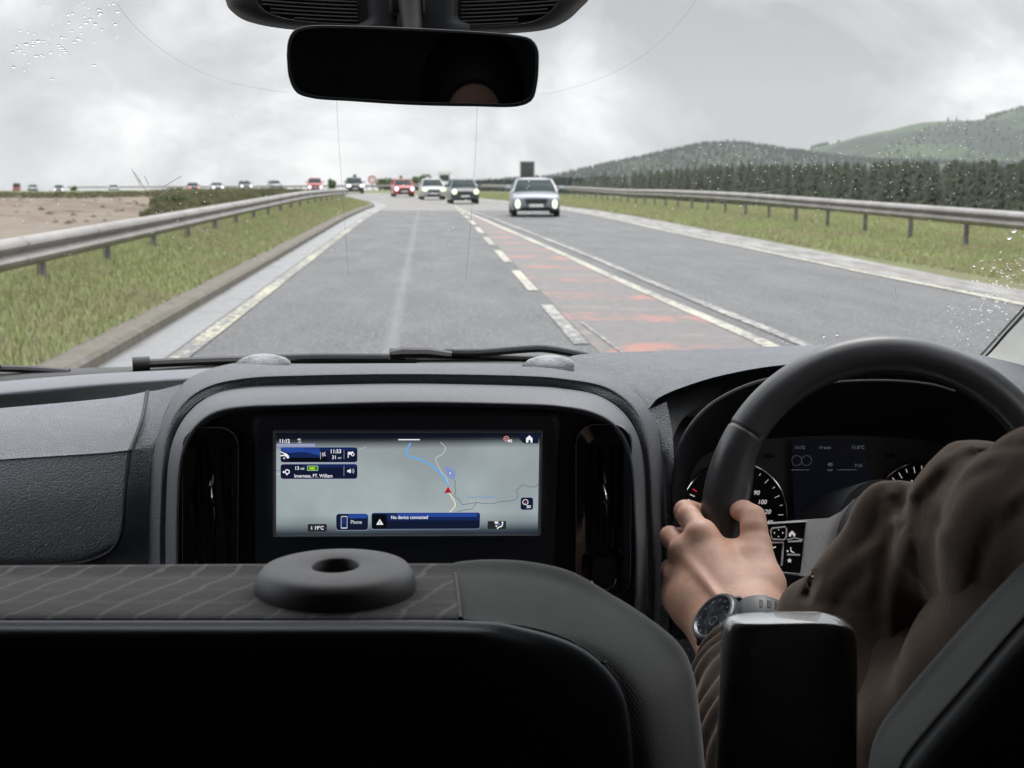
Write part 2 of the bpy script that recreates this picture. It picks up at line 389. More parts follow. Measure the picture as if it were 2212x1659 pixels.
c = m.mix(jf, c, (.05, .05, .045)); mo = m.ramp(m.noise(2.2, 4, .6, vec=g), (.52, 0.), (.62, 1.)); m.color(m.mix(m.math('MULTIPLY', mo, .55), c, (.07, .08, .035))); m.bump(n, .6, .01); M_KERB = m
# ground: grass, bare earth on the left, scrub on the bank
m = Mat('rough ground', rough=.95, spec=.2); g = m.geo(); x_ = m.xyz(g)
n1 = m.noise(.55, 6, .65, vec=g, stretch=(1, .6, 1)); n2 = m.noise(4, 6, .75, vec=g); n3 = m.noise(30, 3, .7, vec=g); n4 = m.noise(.16, 5, .65, vec=g, stretch=(.8, .45, 1))
gr = m.ramp(n1, (.30, (.15, .12, .08)), (.44, (.14, .135, .07)), (.58, (.125, .16, .06)), (.75, (.16, .17, .085)))
gr = m.mix(.55, gr, m.ramp(n2, (.3, (.085, .095, .03)), (.7, (.26, .27, .12))), 'MULTIPLY') if False else m.mix(.45, gr, m.ramp(n2, (.3, (.09, .10, .05)), (.7, (.22, .22, .13))))
ea = m.ramp(n4, (.40, (.070, .046, .028)), (.5, (.120, .083, .052)), (.60, (.215, .180, .135)))
st = m.noise(.5, 5, .7, vec=g, stretch=(.5, 1.6, 1)); ea = m.mix(m.ramp(st, (.45, 0.), (.56, .85)), ea, (.19, .168, .142)); ea = m.mix(.25, ea, m.ramp(n2, (.3, (.06, .045, .033)), (.7, (.26, .22, .19))))
# bare earth lies left of a line running away from the road, and ends 85 m out
edge = m.math('ADD', m.math('ADD', x_['X'], m.math('MULTIPLY', x_['Y'], .178)), m.math('MULTIPLY', m.math('SUBTRACT', n1, .5), 6))
e1 = m.ramp(m.math('ADD', m.math('MULTIPLY', edge, .5), .5), (.3, 1.), (.6, 0.))
e2 = m.ramp(m.math('ADD', m.math('MULTIPLY', m.math('SUBTRACT', x_['Y'], 150), .05), m.math('MULTIPLY', n1, .8)), (.35, 1.), (.45, 0.))
scr = m.ramp(n4, (.42, 0.), (.6, 1.)); bank = m.mix(scr, (.050, .044, .032), (.070, .088, .038))
bk = m.ramp(m.math('ADD', m.math('MULTIPLY', x_['X'], -.2), m.math('MULTIPLY', n1, .5)), (1.0, 0.), (1.3, 1.))
gr = m.mix(m.math('MULTIPLY', bk, .85), gr, bank)
m.color(m.mix(m.math('MULTIPLY', e1, e2), gr, ea)); m.bump(n2, .8, .08); M_GND = m

# ---- terrain sheet (x = distance from the left edge line of the road)
A_ = np.r_[-2500, -1500, -900, -500, -300, -200, -140, -100, -75, -58, -45, -36, -28, -22, -18, -15, -12, -10, -8, -7, -6, -5, -4, -3.4, -3, -2.6, -2.2, -1.7, -1.3, -1.0, -.98, -.5, 4, 9.9, 10.6, 10.75, 11.0, 11.4, 12, 12.6, 13.2, 14, 15, 17, 20, 24, 30, 38, 48, 60, 75, 95, 130, 200, 300, 500, 900, 1500, 2600]
Y_ = np.r_[-60:-10:10, -10:60:1.5, 60:130:2, 130:320:4, 320:600:20, 600:1500:100, 1500:3200:300]
vs = []; 
for y in Y_:
    x = A_+float(XL(min(y, 420)))-max(0, y-420)*.1
    z = HZ(x, np.full_like(x, y)); a = A_
    z = np.where((a > -1.0) & (a < 10.2), ZB(y)-.06, z)
    vs += [(float(x[i]), float(y), float(z[i])) for i in range(len(x))]
na = len(A_); mb = MB(); mb.add(vs, [(i*na+k, i*na+k+1, (i+1)*na+k+1, (i+1)*na+k) for i in range(len(Y_)-1) for k in range(na-1)])
tag(mb.build('ground', M_GND, angle=180), kind='structure')
mb = MB(); road_sheet(mb, lambda y: XL(y)-.58, lambda y: RE(y)+1.35, -20, 320, 0, na=9); tag(mb.build('road', M_ASPH), kind='structure')
mb = MB(); road_sheet(mb, lambda y: XL(y)-.58, lambda y: XL(y)-.12, -10, 100, .004); tag(mb.build('drainage_channel', M_CONC, smooth=False), kind='structure')
mb = MB(); road_sheet(mb, lambda y: RE(y)+.16, lambda y: RE(y)+1.36, -10, 160, .004); tag(mb.build('road_edge', M_GRIT), kind='structure')
mb = MB(); road_sheet(mb, lambda y: XL(y)+3.74, L2, -5, 62, .004); tag(mb.build('hatched_road_centre', M_RED), kind='structure')
mb = MB()
road_sheet(mb, lambda y: XL(y)-.09, lambda y: XL(y)+.09, -10, 300, .010, mi=2)
road_sheet(mb, lambda y: L2(y)-.09, lambda y: L2(y)+.07, -5, 75, .010)
road_sheet(mb, lambda y: L2(y)-.03, lambda y: L2(y)+.20, 75, 300, .010)
road_sheet(mb, lambda y: L3(y)-.07, lambda y: L3(y)+.07, -5, 74, .010, mi=1)
road_sheet(mb, lambda y: RE(y)-.09, lambda y: RE(y)+.09, -5, 200, .010)
for k in range(-1, 9):
    y0 = 13.1+6.0*k
    if y0 > 0: road_sheet(mb, lambda y: XL(y)+3.57, lambda y: XL(y)+3.72, y0, min(y0+3.9, 72), .010, step=.65, mi=1 if k < 1 else 0)
road_sheet(mb, lambda y: XL(y)+3.80+max(0, 16-y)*.035, lambda y: XL(y)+3.84+max(0, 16-y)*.035, 6, 16, .012, mi=1)
tag(mb.build('road_markings', [M_PAINT, M_WORN, M_EDGE], smooth=False), kind='structure')
mb = MB(); ys = np.arange(-10, 140, 1.0); vs = []; fs = []
prof = [(-.58, -.03), (-.585, .085), (-.63, .12), (-.93, .135), (-1.02, .10)]
for y in ys:
    for a, z in prof: vs.append((float(XL(y))+a, y, float(ZB(y))+z))
fs = [(i*5+k, i*5+k+1, (i+1)*5+k+1, (i+1)*5+k) for i in range(len(ys)-1) for k in range(4)]
mb.add(vs, fs); tag(mb.build('kerb', M_KERB, angle=30), kind='structure')

# ---- verge grass: blades, uncountable
m = Mat('grass blades', rough=.8, spec=.2); g = m.geo(); n = m.noise(.55, 6, .72, vec=g, stretch=(1.3, .6, 1)); n2 = m.noise(12, 2, vec=g)
m.color(m.mix(.5, m.ramp(n, (.36, (.30, .235, .16)), (.45, (.30, .27, .15)), (.52, (.25, .285, .12)), (.62, (.30, .36, .14))), m.ramp(n2, (.3, (.19, .235, .095)), (.7, (.45, .44, .27))))); M_GRASS = m
def grass_field(name, fx, yr, n, hmax, power=1.7):
    y = yr[0]+(yr[1]-yr[0])*np.random.rand(n)**power; lo, hi = fx(y); x = lo+(hi-lo)*np.random.rand(n); z = HZ(x, y)
    h = hmax*(.35+.65*np.random.rand(n)); th = np.random.rand(n)*2*np.pi; sc_ = 1+y/22
    w_ = .012*sc_; dx, dy = np.cos(th)*w_, np.sin(th)*w_; lx, ly = (np.random.rand(n)-.5)*h*.9, (np.random.rand(n)-.5)*h*.9
    V = np.empty((n, 3, 3)); V[:, 0] = np.stack([x-dx, y-dy, z-.02], 1); V[:, 1] = np.stack([x+dx, y+dy, z-.02], 1); V[:, 2] = np.stack([x+lx, y+ly, z+h], 1)
    me = bpy.data.meshes.new(name); me.vertices.add(n*3); me.vertices.foreach_set('co', V.ravel()); me.loops.add(n*3); me.loops.foreach_set('vertex_index', np.arange(n*3))
    me.polygons.add(n); me.polygons.foreach_set('loop_start', np.arange(n)*3); me.update(calc_edges=True); me.materials.append(M_GRASS.m)
    o = bpy.data.objects.new(name, me); COL.objects.link(o)
    return tag(o, kind='stuff')
tag(grass_field('verge_grass', lambda y: (XL(y)-4.6, XL(y)-.84), (6, 80), 150000, .10), 'green and brown grass on the verge by the left barrier', 'grass')
tag(grass_field('verge_grass', lambda y: (RE(y)+1.25, RE(y)+9.5), (14, 135), 190000, .10), 'green and brown grass on the verge under the right barrier', 'grass')

# ---- crash barriers
m = Mat('weathered galvanised steel', rough=.42, metal=.35); g = m.geo(); n = m.noise(1.3, 5, .65, vec=g); m.color(m.ramp(n, (.3, (.17, .16, .15)), (.7, (.30, .28, .265)))); M_GALV = m
m = Mat('grey steel post', rough=.6, metal=.2); m.color(m.ramp(m.noise(6), (.3, (.10, .10, .10)), (.7, (.20, .20, .20)))); M_POST = m
WP = [(-.155, .0), (-.135, .03), (-.105, .075), (-.07, .082), (-.04, .05), (0, .0), (.04, .05), (.07, .082), (.105, .075), (.135, .03), (.155, .0)]
def barrier(label, path, side, zc, y_end=1e9, n_posts=60):
    root = empty('crash_barrier', label, 'crash barrier', (path[0].x, path[0].y, 0)); L_ = [0]
    for i in range(len(path)-1): L_.append(L_[-1]+(path[i+1]-path[i]).length)
    vs = []; n = len(path)
    for i, p in enumerate(path):
        t = (path[min(i+1, n-1)]-path[max(i-1, 0)]).normalized(); nrm = Vector((t.y, -t.x, 0))*side
        for dz, o in WP: vs.append(p+nrm*o+Vector((0, 0, zc+dz)))
    k = len(WP); mb = MB(); mb.add(vs, [(i*k+j, i*k+j+1, (i+1)*k+j+1, (i+1)*k+j) for i in range(n-1) for j in range(k-1)])
    # lapped joints between beam lengths
    for s in np.arange(3.2, L_[-1], 3.2*(1 if side < 0 else 1)):
        i = min(int(np.searchsorted(L_, s))-1, n-2); p = path[i].lerp(path[i+1], (s-L_[i])/(L_[i+1]-L_[i])); t = (path[i+1]-path[i]).normalized(); nrm = Vector((t.y, -t.x, 0))*side
        q = [p+nrm*(o+.004)+Vector((0, 0, zc+dz))+t*d for d in (0, .06) for dz, o in WP]
        mb.add(q, [(j, j+1, k+j+1, k+j) for j in range(k-1)], 0)
    bo = mb.build('beam', [M_GALV, M_POST], root, angle=50); md = bo.modifiers.new('t', 'SOLIDIFY'); md.thickness = .006
    c = 0
    for s in np.arange(1.0, L_[-1], 3.2):
        i = min(int(np.searchsorted(L_, s))-1, n-2); i = max(i, 0); p = path[i].lerp(path[i+1], (s-L_[i])/(L_[i+1]-L_[i])); t = (path[i+1]-path[i]).normalized(); nrm = Vector((t.y, -t.x, 0))*side
        if c >= n_posts: break
        c += 1; ang = math.atan2(t.y, t.x); rot = Matrix.Rotation(ang, 3, 'Z'); pm = MB(); q = p-nrm*.07
        pm.box(q+Vector((0, 0, zc-.38)), (.055, .008, 1.0), rot); pm.box(q+t*.0+nrm*.03+Vector((0, 0, zc-.38)), (.006, .06, 1.0), rot)
        pm.box(q-nrm*.03+Vector((0, 0, zc-.38)), (.055, .007, 1.0), rot); pm.box(q+nrm*.03+Vector((0, 0, zc+.02)), (.05, .07, .16), rot, bev=.004); pm.build('post', M_POST, root, smooth=False)
    return root
def base_pt(x, y): return Vector((x, y, float(ZB(y))))
pl = [base_pt(float(XL(y))-2.02, y) for y in np.arange(2, 77, 1.6)]
barrier('long galvanised crash barrier on the left verge, beside the bare earth', pl, 1, .80)
pr = curve([base_pt(x, y) for x, y in BRY], 140); pr = [base_pt(p.x, p.y) for p in pr if p.y > 2]
barrier('galvanised crash barrier on the right verge in front of the conifers', pr, -1, .76, n_posts=90)

# ---- hills
def hill(name, D0, D1, prof, mat, base=-60, nd=30, rough=3):
    """prof: (u, v) of the skyline in the photo; ridge stands at distance D1, slope starts at D0"""
    us = np.linspace(prof[0][0], prof[-1][0], 160); vs_ = interp([p[0] for p in prof], [p[1] for p in prof], us); vs = []
    for i, u in enumerate(us):
        top = P(float(u), float(vs_[i]), D1)
        for k in range(nd+1):
            t = k/nd; D = D0+(D1-D0)*t if t <= .8 else D1+(t-.8)/.2*600
            tt = min(t/.8, 1); D = D0+(D1-D0)*tt if t <= .8 else D1+(t-.8)/.2*900
            q = P(float(u), float(vs_[i]), D); h = base+(top.z-base)*math.sin(tt*math.pi/2)**1.1 if t <= .8 else top.z-(t-.8)/.2*60
            h += rough*math.sin(u*.021+t*9)*math.sin(u*.009+2+t*5)*(1 if t < .75 else 0)*tt
            vs.append((q.x, q.y, h))
    n = nd+1; mb = MB(); mb.add(vs, [(i*n+j, i*n+j+1, (i+1)*n+j+1, (i+1)*n+j) for i in range(len(us)-1) for j in range(nd)])
    return tag(mb.build(name, mat, angle=180), kind='structure'), vs, n, us
m = Mat('hillside moor and plantation', rough=.95, spec=.1); g = m.geo(); x_ = m.xyz(g); n = m.noise(.0035, 4, .6, vec=g); n2 = m.noise(.03, 4, .7, vec=g)
f = m.ramp(m.math('ADD', n, m.math('MULTIPLY', m.math('SUBTRACT', n2, .5), .18)), (.49, 0.), (.52, 1.))
m.color(m.mix(f, m.mix(n2, (.034, .058, .026), (.052, .076, .036)), m.mix(n2, (.014, .024, .019), (.022, .036, .027)))); M_HILLB = m
m = Mat('wooded hillside', rough=.95, spec=.1); g = m.geo(); n2 = m.noise(.02, 5, .7, vec=g); m.color(m.ramp(n2, (.35, (.016, .028, .022)), (.7, (.036, .055, .034)))); M_HILLA = m
profA = [(1030, 398), (1120, 391), (1190, 386), (1250, 373), (1320, 358), (1400, 342), (1470, 326), (1545, 315), (1600, 316), (1650, 322), (1700, 328), (1745, 334), (1800, 343), (1900, 350), (2050, 356), (2250, 362), (2500, 380)]
profB = [(1600, 390), (1660, 352), (1720, 332), (1760, 320), (1800, 311), (1870, 292), (1950, 278), (2050, 268), (2130, 257), (2212, 236), (2320, 214), (2600, 170), (3000, 200), (3600, 300)]
hA, va, na_, ua = hill('hill', 1500, 2500, profA, M_HILLA, rough=5); hB, vb, nb_, ub = hill('hill', 2300, 3500, profB, M_HILLB, rough=9)
profC = [(300, 470), (620, 440), (780, 412), (900, 404), (1000, 400), (1100, 397), (1200, 396), (1400, 400), (1700, 420)]

# ---- conifers
m = Mat('conifer foliage', rough=.9, spec=.15); g = m.geo(); n = m.noise(.9, 4, .7, vec=g); m.color(m.ramp(n, (.3, (.060, .070, .054)), (.7, (.110, .122, .088)))); M_CON = m  # foliage colour greyed and lightened to stand in for haze
m = Mat('far conifer foliage', rough=.95, spec=.1); g = m.geo(); n = m.noise(.02, 3, .7, vec=g); m.color(m.ramp(n, (.3, (.016, .028, .022)), (.7, (.034, .050, .036)))); M_CONF = m
m = Mat('bark', rough=.9); m.color(m.ramp(m.noise(8), (.3, (.05, .04, .03)), (.7, (.14, .11, .085)))); M_BARK = m
m = Mat('broadleaf foliage', rough=.85, spec=.2); g = m.geo(); n = m.noise(1.6, 4, .7, vec=g); m.color(m.ramp(n, (.3, (.035, .055, .025)), (.7, (.10, .14, .05)))); M_LEAF = m
def conifer_mesh(h, r, n, rnd, leaf=.7):
    vs = []; fs = []
    for i in range(n):
        t = rnd.random()**.8; z = h*(.12+.88*t); rr = r*(1-t)**.85*(.35+.75*rnd.random()); th = rnd.random()*6.283
        c = Vector((math.cos(th)*rr, math.sin(th)*rr, z)); s = leaf*(.5+.8*(1-t)); o = Vector((math.cos(th), math.sin(th), -.45)); sd_ = Vector((-math.sin(th), math.cos(th), 0))
        k = len(vs); vs += [c-o*s*.5+sd_*s*.32, c-o*s*.5-sd_*s*.32, c+o*s*.8+Vector((0, 0, -.1*s)), c+Vector((0, 0, s*.35))]; fs += [(k, k+1, k+2), (k, k+3, k+2), (k+1, k+3, k+2)]
    k = len(vs); vs += [Vector((.12, 0, h*.93)), Vector((-.1, .1, h*.93)), Vector((-.1, -.1, h*.93)), Vector((0, 0, h*1.03))]; fs += [(k, k+1, k+3), (k+1, k+2, k+3), (k+2, k, k+3)]
    return vs, fs
protos = []
for q in range(5):
    rnd = random.Random(q+3); h = 12+q*.5; vs, fs = conifer_mesh(h, 2.7+.15*q, 380, rnd)
    root = empty('conifer_tree', 'dark conifer in the front of the plantation behind the right barrier', 'tree', group='conifers along the plantation edge behind the right barrier')
    mb = MB().add(vs, fs); mb.build('crown', M_CON, root, smooth=False)
    MB().tube([(0, 0, -1), (0, 0, h*.5), (.05, 0, h*.97)], [.22, .13, .03], 6).build('trunk', M_BARK, root); protos.append(root)
def copy_tree(o, parent=None):
    c = o.copy(); COL.objects.link(c)
    if parent is not None: c.parent = parent
    for ch in [x for x in o.children]: copy_tree(ch, c)
    return c
def valley(x, y): return float(HZ(np.array([x]), np.array([y]))[0])
rnd = random.Random(5); first = set(); cnt = 0
for row in range(3):
    y = 112+row*1.3
    while y < 400:
        q = rnd.randrange(5); x = 60+row*4.2+rnd.uniform(-1, 1); sc_ = .85+.3*rnd.random(); sc_ *= (1 if row < 2 else 1.06)
        o = protos[q] if q not in first else copy_tree(protos[q]); first.add(q)
        top = interp([100, 170, 220, 270, 340, 450, 560], [2.4, 2.7, 2.8, 2.9, 2.1, .7, -1.5], y)+rnd.uniform(-.7, .35)
        h = (12+q*.5)*sc_; o.location = (x, y, float(top)-h); o.scale = (sc_*rnd.uniform(.9, 1.1), sc_, sc_); o.rotation_euler = (0, 0, rnd.random()*6.28); cnt += 1
        y += rnd.uniform(2.8, 4.6)*(1+max(0, y-250)/400)
# the depth of the plantation behind its edge, and its far end, read as one mass
mb = MB()
for i in range(520):
    y = rnd.uniform(110, 640); x = rnd.uniform(70, 110) if y < 400 else rnd.uniform(52+(y-400)*.05, 110); rr = random.Random(i % 7); top = float(interp([100, 170, 220, 270, 340, 450, 560, 640], [2.2, 2.6, 2.8, 2.8, 1.9, .6, -1.8, -3.4], y))+rnd.uniform(-1, .4)-(0 if x < 75 else .3)
    vs, fs = conifer_mesh(12, 2.6, 70, rr, 1.5); mb.add([Vector(v)+Vector((x, y, top-12)) for v in vs], fs)
tag(mb.build('forest', M_CON, smooth=False), 'dense dark conifer plantation behind its front trees', 'forest', kind='stuff')
# woods on the far hills
def wood(name, V, n, us, cond, count, size, label, seed):
    rnd = random.Random(seed); mb = MB(); nu_ = len(us)
    for i in range(count):
        a = rnd.randrange(nu_-1); b = rnd.randrange(int((n-1)*.8)) if rnd.random() > .4 else int((n-1)*.8)-1
        p = Vector(V[a*n+b]).lerp(Vector(V[a*n+b+1]), rnd.random()).lerp(Vector(V[(a+1)*n+b]), rnd.random())
        if not cond(us[a], b/(n-1)/.8, rnd): continue
        s = size*(.6+.8*rnd.random()); w_ = s*.33; k = len(mb.v)
        vs = [p+Vector((math.cos(t)*w_, math.sin(t)*w_, -2)) for t in (0, 1.26, 2.51, 3.77, 5.03)]+[p+Vector((rnd.uniform(-.1, .1)*s, 0, s))]
        mb.add(vs, [(0, 1, 5), (1, 2, 5), (2, 3, 5), (3, 4, 5), (4, 0, 5)])
    tag(mb.build(name, M_CONF, smooth=False), label, 'forest', kind='stuff')
wood('forest', va, na_, ua, lambda u, t, r: True, 6500, 7.5, 'hazy conifer forest covering the lower left hill', 3)
def condB(u, t, r): return (t < .55+.25*math.sin(u*.013) and r.random() < .9) or (1745 < u < 1785 and t > .9) or (u > 2120 and t > .6+.2*math.sin(u*.05)) or (r.random() < .004)
wood('forest', vb, nb_, ub, condB, 6500, 8.5, 'dark plantation patches on the green right-hand hill', 4)
# low wooded skyline straight ahead, beyond the bend
mb = MB(); rnd = random.Random(9)
for i in range(420):
    u = rnd.uniform(985, 1330); D = rnd.uniform(620, 800); v = float(interp([985, 1060, 1150, 1230, 1330], [394, 389, 386, 384, 384], u))+rnd.uniform(-1.5, 2.5)
    p = P(u, v, D); vs, fs = conifer_mesh(9, 2.6, 26, random.Random(i % 5), 2.0); mb.add([Vector(q)+Vector((p.x, p.y, p.z-9)) for q in vs], fs)
tag(mb.build('forest', M_CONF, smooth=False), 'low wooded skyline beyond the bend straight ahead', 'forest', kind='stuff')

def bush(name, u, v, D, w_, h, label, cat_='tree', n=420, trunk=True, base_v=None, shape='round'):
    top = P(u, v, D); zb = top.z-h; root = empty(name, label, cat_, (top.x, top.y, zb)); rnd = random.Random(int(u*7+v)); mb = MB()
    cl = [(Vector((rnd.uniform(-.5, .5)*w_*.6, rnd.uniform(-.5, .5)*w_*.6, h*(.35+.5*rnd.random()))), rnd.uniform(.22, .34)*w_) for _ in range(7)]
    for i in range(n):
        if shape == 'cone':
            t = rnd.random(); th = rnd.random()*6.28; rr = w_*.5*(1-t)**.8*(.4+.6*rnd.random()); c = Vector((math.cos(th)*rr, math.sin(th)*rr, h*(.15+.85*t)))
        else:
            cc, rr = rnd.choice(cl); dv = Vector((rnd.gauss(0, 1), rnd.gauss(0, 1), rnd.gauss(0, 1))).normalized()*rr*(.6+.4*rnd.random()); c = cc+dv
            c.z = min(max(c.z, h*.1), h)
        s = (w_+h)*.045*(.6+.8*rnd.random()); a = Vector((rnd.uniform(-1, 1), rnd.uniform(-1, 1), rnd.uniform(-1, 1))).normalized(); b = a.orthogonal().normalized()
        mb.add([Vector(root.location)+c+a*s, Vector(root.location)+c+b*s*.7, Vector(root.location)+c-a*s, Vector(root.location)+c-b*s*.7], [(0, 1, 2, 3)])
    mb.build('crown', M_LEAF, root, smooth=False)
    tk = MB(); b0 = Vector(root.location); tk.tube([b0-Vector((0, 0, .5)), b0+Vector((0, 0, h*.5))], [.05*w_, .02*w_], 6)
    for j in range(3): tk.tube([b0+Vector((0, 0, h*.25)), b0+Vector((rnd.uniform(-.3, .3)*w_, rnd.uniform(-.3, .3)*w_, h*.6))], [.02*w_, .008*w_], 5)
    tk.build('trunk', M_BARK, root)
for a in [(157, 402, 255, 1.3, 2.0, 'small round dark tree standing alone on the far left skyline'), (168, 411, 250, .9, 1.2, 'low bush right of the small round tree on the far left skyline'),
          (26, 415, 240, 1.0, 1.2, 'tiny bush nearest the left edge of the skyline'), (720, 386, 205, 1.9, 2.6, 'round dark bush on the skyline between the red car and the thin wire'),
          (678, 385, 215, 1.8, 2.8, 'dark tree rising directly behind the far red car'), (829, 386, 230, 2.6, 2.6, 'small dark bushy tree right of the round red-rimmed sign'),
          (848, 390, 232, 2.6, 2.2, 'low dark tree between two taller trees left of the bright red car'), (884, 388, 236, 2.4, 2.6, 'dark tree directly above the bright red car'),
          (912, 379, 230, 3.4, 3.6, 'broadest dark skyline tree, above the gap between red and white cars'), (932, 388, 240, 2.4, 2.4, 'low dark tree behind the white car')]:
    bush('tree', *a)
bush('tree', 766, 378, 215, 1.7, 3.4, 'narrow pointed dark tree above the dark car on the bend', shape='cone'); bush('tree', 866, 381, 230, 1.9, 3.4, 'slim pointed tree left of the bright red car', shape='cone')
for a in [(384, 426, 84, 1.5, .5, 'dark shrub where the bare earth meets the green bank'), (566, 414, 96, 1.6, 1.2, 'dark rounded shrub on the green bank, clear of the other bushes'), (470, 441, 60, 1.8, .6, 'small brown-green bush just over the left barrier')]:
    bush('shrub', *a, cat_='shrub')
# scrub, heather and long grass over the bank: uncountable
m = Mat('bank scrub', rough=.95, spec=.1); g = m.geo(); n = m.noise(.35, 4, .65, vec=g); n2 = m.noise(3, 3, .7, vec=g)
m.color(m.mix(.4, m.ramp(n, (.34, (.080, .082, .055)), (.45, (.15, .155, .075)), (.56, (.165, .135, .095)), (.66, (.18, .215, .095))), m.ramp(n2, (.3, (.02, .03, .012)), (.7, (.16, .16, .09))))); M_SCRUB = m
nS_ = 60000; y = 24+(150-24)*np.random.rand(nS_)**1.15; q0 = -.185*y-.5; x1 = XL(y)-3.4; x = q0+(x1-q0)*np.random.rand(nS_); ok = x1 > q0+.5; x, y = x[ok], y[ok]; nS_ = len(x)
x = np.r_[x, -np.random.rand(26000)*95-14]; y = np.r_[y, 120+np.random.rand(26000)*85]; nS_ = len(x); z = HZ(x, y)
h = .06+.16*np.random.rand(nS_)**2+.12*(np.sin(x*.8+y*.21)*np.sin(y*.35) > .45); th = np.random.rand(nS_)*6.28; w_ = .05+.0022*y; dx, dy = np.cos(th)*w_, np.sin(th)*w_
V = np.empty((nS_, 3, 3)); V[:, 0] = np.stack([x-dx, y-dy, z-.03], 1); V[:, 1] = np.stack([x+dx, y+dy, z-.03], 1); V[:, 2] = np.stack([x+(np.random.rand(nS_)-.5)*h, y+(np.random.rand(nS_)-.5)*h, z+h], 1)
me = bpy.data.meshes.new('bank_scrub'); me.vertices.add(nS_*3); me.vertices.foreach_set('co', V.ravel()); me.loops.add(nS_*3); me.loops.foreach_set('vertex_index', np.arange(nS_*3)); me.polygons.add(nS_); me.polygons.foreach_set('loop_start', np.arange(nS_)*3); me.update(calc_edges=True); me.materials.append(M_SCRUB.m)
o = bpy.data.objects.new('bank_scrub', me); COL.objects.link(o); tag(o, 'rough scrub and long grass on the bank behind the left barrier', 'scrub', kind='stuff')
# stones and clods over the bare earth
m = Mat('earth clods', rough=.95, spec=.1); g = m.geo(); m.color(m.ramp(m.noise(.8, 4, .7, vec=g), (.35, (.06, .045, .033)), (.65, (.16, .135, .11)))); mb = MB(); rnd = random.Random(21)
for i in range(900):
    y = rnd.uniform(26, 125); x = -.185*y-1-rnd.random()**1.3*60; s_ = rnd.uniform(.05, .16)*(1+y/90)*(3 if rnd.random() < .02 else 1); z = valley(x, y); c = Vector((x, y, z)); k = len(mb.v)
    pts = [c+Vector((rnd.uniform(.6, 1)*s_*math.cos(t), rnd.uniform(.6, 1)*s_*math.sin(t), -.02)) for t in (0, 1.26, 2.5, 3.8, 5.0)]+[c+Vector((0, 0, s_*rnd.uniform(.3, .6)))]; mb.add(pts, [(0, 1, 5), (1, 2, 5), (2, 3, 5), (3, 4, 5), (4, 0, 5)])
tag(mb.build('earth_clods', m, smooth=False), 'loose clods and stones on the bare brown earth at the far left', 'rubble', kind='stuff')
# ------------------------------------------------------------------ vehicles
def car_paint(name, col, rough=.3, metal=.25):
    m = Mat(name, col, rough, metal, coat=.3); n = m.noise(3, 3); m.color(m.mix(n, col, tuple(k*.85 for k in col))); m.b.inputs['Coat Roughness'].default_value = .08; return m
PAINTS = {'silver': car_paint('silver blue car paint', (.20, .22, .26)), 'grey': car_paint('dark grey car paint', (.055, .058, .068)), 'white': car_paint('white car paint', (.34, .35, .345), metal=0),
          'red': car_paint('bright red car paint', (.33, .020, .024), metal=0), 'black': car_paint('black car paint', (.02, .024, .03)), 'pale': car_paint('pale green grey car paint', (.26, .29, .29))}
m = Mat('car glass', (.03, .04, .04),   .14, spec=.08); m.color(m.ramp(m.noise(2), (.3, (.02, .03, .03)), (.7, (.04, .055, .055)))); m.b.inputs['IOR'].default_value = 1.16; M_CGL = m
m = Mat('tyre rubber', (.018, .018, .018), .8); M_TYRE = m
m = Mat('wheel alloy', (.35, .35, .36), .35, .8); M_ALLOY = m
m = Mat('black car trim', (.02, .02, .022), .45); M_TRIM = m
m = Mat('white number plate', (.65, .65, .62), .4); m.color(m.mix(m.ramp(m.noise(60, 2), (.5, 0.), (.52, 1.)), (.62, .62, .60), (.45, .45, .44))); M_PLATE = m
M_LAMP = emit('lit headlamp', srgb(232, 255, 205), 1.9); M_LAMPW = emit('lit white headlamp', srgb(250, 248, 255), 1.8); M_LAMPR = emit('lit pinkish lamp', srgb(240, 150, 140), 1.6)
m = Mat('headlamp housing', (.25, .26, .27), .15, .3, coat=1); M_HOUS = m
